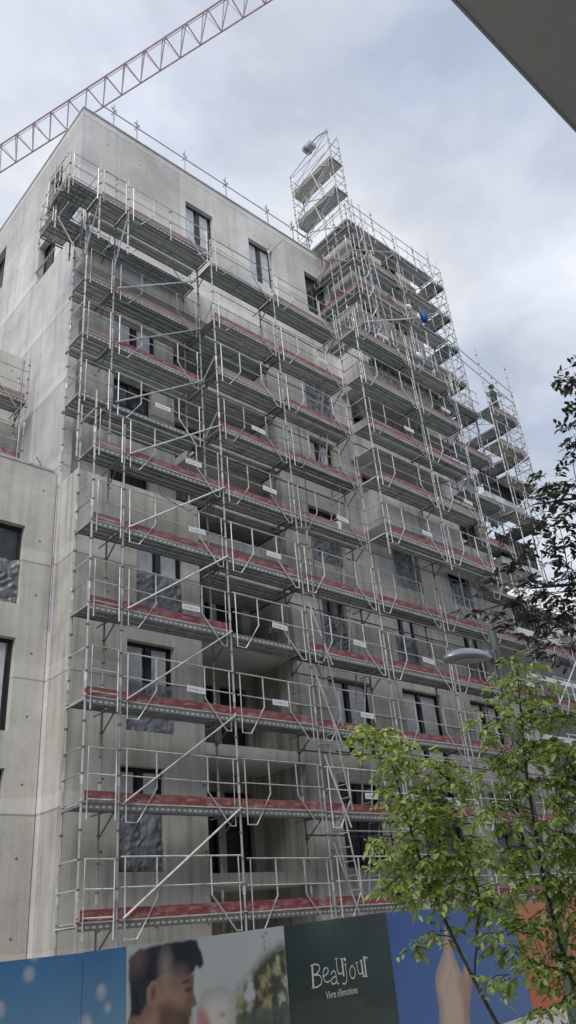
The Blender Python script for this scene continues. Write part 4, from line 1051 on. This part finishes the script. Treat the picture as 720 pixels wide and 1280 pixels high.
S2 = [(-5.68, -10.71, 3.40, .12), (-5.66, -10.75, 3.2, .15), (-5.77, -10.56, 3.22, .10), (-5.73, -10.63, 2.98, .17), (-5.6, -10.84, 2.98, .15), (-5.8, -10.55, 2.78, .15), (-5.66, -10.74, 2.70, .17), (-5.74, -10.62, 2.50, .15), (-5.64, -10.78, 2.44, .17), (-5.83, -10.5, 2.23, .13), (-5.67, -10.73, 2.14, .18), (-5.59, -10.87, 2.35, .16), (-5.78, -10.55, 1.98, .17), (-5.89, -10.37, 1.81, .13), (-5.71, -10.66, 1.83, .18), (-5.69, -10.7, 1.57, .17), (-5.86, -10.43, 1.60, .13), (-5.8, -10.52, 1.35, .14), (-5.73, -10.63, 1.24, .15), (-5.93, -10.32, 1.29, .10), (-5.81, -10.5, 1.07, .15), (-5.6, -10.85, 2.02, .16), (-5.5, -11.03, 2.61, .18), (-5.45, -11.15, 2.1, .18), (-5.45, -11.15, 1.5, .18), (-5.86, -10.42, 2.98, .11), (-5.88, -10.40, 2.62, .13), (-5.92, -10.33, 2.36, .13), (-5.93, -10.32, 2.02, .13), (-5.95, -10.29, 1.52, .12), (-5.62, -10.82, 1.45, .17), (-5.62, -10.82, 1.78, .17), (-5.58, -10.87, 2.70, .15), (-5.74, -10.62, .86, .14)]
grow('young_tree', 'young bright green leafy tree at the right edge in front of the orange hoarding panel', 'tree', (-5.7, -10.7, 0),
     [([(-5.7, -10.7, 0), (-5.73, -10.64, .9), (-5.76, -10.58, 1.44), (-5.77, -10.57, 1.95), (-5.75, -10.6, 2.5), (-5.72, -10.65, 2.98), (-5.69, -10.7, 3.4)], .02, .005),
      ([(-5.74, -10.62, 1.2), (-5.6, -10.85, 1.8), (-5.55, -10.95, 2.6)], .010, .004)],
     [(s[:3], s[3]) for s in S2], 'leaf_green', 'bark', .072, 38, 1.12, 'young street trees')
T3 = [(-3.37, -10.92, 7.29, .12), (-3.47, -10.70, 7.24, .10), (-3.40, -10.78, 6.52, .10), (-3.43, -10.70, 6.26, .14), (-3.60, -10.42, 5.98, .17), (-3.5, -10.58, 5.74, .22), (-3.68, -10.25, 5.76, .12), (-3.59, -10.38, 5.39, .22), (-3.72, -10.16, 5.16, .16), (-3.58, -10.41, 4.99, .25), (-3.84, -9.92, 5.13, .12), (-3.97, -9.68, 4.87, .07), (-3.82, -9.94, 4.74, .20), (-3.69, -10.19, 4.67, .22), (-4.09, -9.49, 4.87, .07), (-3.91, -9.78, 4.5, .20), (-3.76, -10.04, 4.34, .22), (-3.65, -10.27, 4.38, .22), (-4.07, -9.51, 4.62, .07), (-3.84, -9.9, 4.19, .14), (-3.74, -10.09, 4.06, .14), (-4.17, -9.36, 4.62, .07), (-3.31, -11.06, 6.87, .2), (-3.30, -11.0, 5.84, .3), (-3.35, -10.8, 4.92, .3), (-3.45, -10.6, 4.25, .25), (-3.87, -9.85, 5.5, .10),
      (-2.5, -11.9, 6.2, .4), (-2.3, -12.1, 5.4, .45), (-2.6, -11.7, 7.0, .5), (-1.9, -11.9, 6.2, .6), (-2.4, -11.3, 4.8, .5), (-1.6, -11.2, 5.2, .6), (-2.0, -11.5, 7.3, .5)]
T3 = [(a, b_, c_, r_ * (.82 if a < -3.4 else 1)) for a, b_, c_, r_ in T3]
grow('plane_tree', 'larger dark-leaved tree hanging in from the right edge against the sky', 'tree', (-1.9, -11.6, 0),
     [([(-1.9, -11.6, 0), (-1.95, -11.6, 2.2), (-2.1, -11.5, 4.0), (-2.3, -11.5, 5.6), (-2.5, -11.5, 7.0)], .12, .03),
      ([(-2.1, -11.5, 3.6), (-2.9, -11.1, 4.4), (-3.5, -10.5, 4.7), (-3.8, -9.95, 4.78)], .04, .008),
      ([(-2.3, -11.5, 4.9), (-2.9, -11.2, 5.4), (-3.45, -10.65, 5.7), (-3.7, -10.2, 5.75)], .035, .008),
      ([(-2.4, -11.5, 6.0), (-2.9, -11.3, 6.8), (-3.4, -10.85, 7.25)], .03, .006)],
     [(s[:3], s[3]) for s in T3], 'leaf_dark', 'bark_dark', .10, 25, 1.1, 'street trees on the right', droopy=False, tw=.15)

# ------------------------------------------------------------------ neighbouring buildings
O = thing('opposite_building', 'grey-green building overhead at top right whose flat balcony soffit juts over the street', 'building', (0, -20, 0))
obj('facade', MB().box(-32, 34, 2.6, 12, -0.0, 22, 'opp_wall').mesh('facade') if False else MB().box(-32, 34, -9.0, 1.5, 0, 14.5, 'opp_wall'), O)
obj('overhang', MB().box(-30, 34, 1.5, 7.40, 8.0, 8.3, 'soffit_far').box(-30, 34, 7.40, 7.42, 7.99, 8.32, 'fascia'), O)
W = thing('distant_block', 'pale apartment block with white balcony slabs far right behind the dark tree', 'building', (25, 6, 0))
mb = MB(); ow = [(-6.5 + 3 * i, -5 + 3 * i, Z(f) , Z(f) + 1.9) for i in range(4) for f in (.5, 1.9, 3.3, 4.7)]
wall(mb, 'X', 0, -8, 8, 0, Z(6.1), .3, ow, 'render_far'); obj('front_wall', mb, W)
for o in ow: window(W, 'X', 0, o)
mb = MB().box(-8, 8, .3, 8, Z(6.0), Z(6.09), 'render_far').box(-7.99, -7.7, .31, 8, 0, Z(5.99), 'render_far'); obj('roof', mb, W)
for f in (1.8, 3.2, 4.6, 6.0): obj('balcony', MB().box(-8.1, 8.1, -1.4, -.003, Z(f) - .1, Z(f) + .12, 'slab_white').box(-8.1, 8.1, -1.4, -1.36, Z(f) + .13, Z(f) + 1.0, 'railing_dark'), W)

# ------------------------------------------------------------------ ground
def struct(name, mb):
    o = obj(name, mb); o['kind'] = 'structure'; return o
g = MB().quad([(-600, -600, -.15), (600, -600, -.15), (600, 600, -.15), (-600, 600, -.15)], 'asphalt'); struct('ground', g)
struct('pavement', MB().box(-60, 60, -11.5, -1.2, -.15, 0, 'paving').box(-60, 60, -11.65, -11.5, -.15, .0, 'slab_white'))
struct('site_ground', MB().box(-60, 60, -1.2, 60, -.15, -.004, 'paving'))
struct('pavement', MB().box(-60, 60, -20, -12.6, -.15, 0, 'paving'))

# ------------------------------------------------------------------ camera
F_PX, PITCH, ROLL, YAW = 986.43, .4986, -.0969, .7700
fy_ = Vector((math.sin(YAW) * math.cos(PITCH), math.cos(YAW) * math.cos(PITCH), math.sin(PITCH)))
r = Vector((math.cos(YAW), -math.sin(YAW), 0)); u = r.cross(fy_)
r2 = r * math.cos(ROLL) + u * math.sin(ROLL); u2 = -r * math.sin(ROLL) + u * math.cos(ROLL)
cam = bpy.data.cameras.new('camera'); co_ = bpy.data.objects.new('camera', cam); col.objects.link(co_)
co_.matrix_world = Matrix(((r2.x, u2.x, -fy_.x, -11.285), (r2.y, u2.y, -fy_.y, -14.004), (r2.z, u2.z, -fy_.z, 1.6), (0, 0, 0, 1)))
cam.sensor_fit = 'VERTICAL'; cam.sensor_height = 36; cam.sensor_width = 20.25; cam.lens = F_PX / 1280 * 36
cam.clip_start = .05; cam.clip_end = 3000
sc.camera = co_

# ------------------------------------------------------------------ light
SUN_EL, SUN_AZ = math.radians(50), math.radians(-122)      # azimuth from +Y, clockwise seen from above
sd = Vector((math.sin(SUN_AZ) * math.cos(SUN_EL), math.cos(SUN_AZ) * math.cos(SUN_EL), math.sin(SUN_EL)))
sl = bpy.data.lights.new('sun', 'SUN'); sl.energy = 2.6; sl.angle = math.radians(40); sl.color = (1, .96, .9)
so = bpy.data.objects.new('sun', sl); col.objects.link(so); so.rotation_euler = (-sd).to_track_quat('-Z', 'Y').to_euler()
w = bpy.data.worlds.new('World'); sc.world = w; w.use_nodes = True
nt = w.node_tree; bg = nt.nodes['Background']
sky = nt.nodes.new('ShaderNodeTexSky'); sky.sky_type = 'NISHITA'; sky.sun_disc = False
sky.sun_elevation = SUN_EL; sky.sun_rotation = SUN_AZ
tc = nt.nodes.new('ShaderNodeTexCoord').outputs['Generated']
def vm(nt, op, a, b_):
    n = nt.nodes.new('ShaderNodeVectorMath'); n.operation = op
    nt.links.new(a, n.inputs[0])
    if hasattr(b_, 'links'): nt.links.new(b_, n.inputs[1])
    else: n.inputs[1].default_value = b_
    return n.outputs[0]
sep = nt.nodes.new('ShaderNodeSeparateXYZ'); nt.links.new(tc, sep.inputs[0])
zz = mth(nt, 'MAXIMUM', mth(nt, 'ADD', sep.outputs[2], .25), .1)
cb = nt.nodes.new('ShaderNodeCombineXYZ')
nt.links.new(mth(nt, 'DIVIDE', sep.outputs[0], zz), cb.inputs[0]); nt.links.new(mth(nt, 'DIVIDE', sep.outputs[1], zz), cb.inputs[1])
cv = cb.outputs[0]
n1 = noise(nt, cv, 1.7, 8, .52, .25)
n2 = noise(nt, vm(nt, 'ADD', cv, (3.1, 7.7, 1.3)), .9, 5, .5, .2)
n3 = noise(nt, vm(nt, 'ADD', cv, (9.1, 2.7, 5.3)), 4.5, 6, .55, .4)
cl = ramp(nt, n1, [(.33, (2.8, 3.3, 4.5)), (.42, (3.7, 4.15, 5.1)), (.50, (4.7, 5.05, 5.75)), (.60, (5.8, 6.0, 6.35))])
shd = ramp(nt, n2, [(.36, .80), (.56, 1.04)])
cl = mixc(nt, 1.0, cl, shd, 'MULTIPLY')
cl = mixc(nt, .6, cl, ramp(nt, n3, [(.36, .80), (.62, 1.14)]), 'MULTIPLY')
gap = ramp(nt, n1, [(.29, 1.0), (.37, 0.0)])
full = mixc(nt, mth(nt, 'MULTIPLY', gap, .6), cl, sky.outputs[0])
nt.links.new(full, bg.inputs[0]); bg.inputs[1].default_value = .162
sc.view_settings.view_transform = 'Standard'; sc.view_settings.look = 'None'; sc.view_settings.exposure = 0; sc.view_settings.gamma = 1
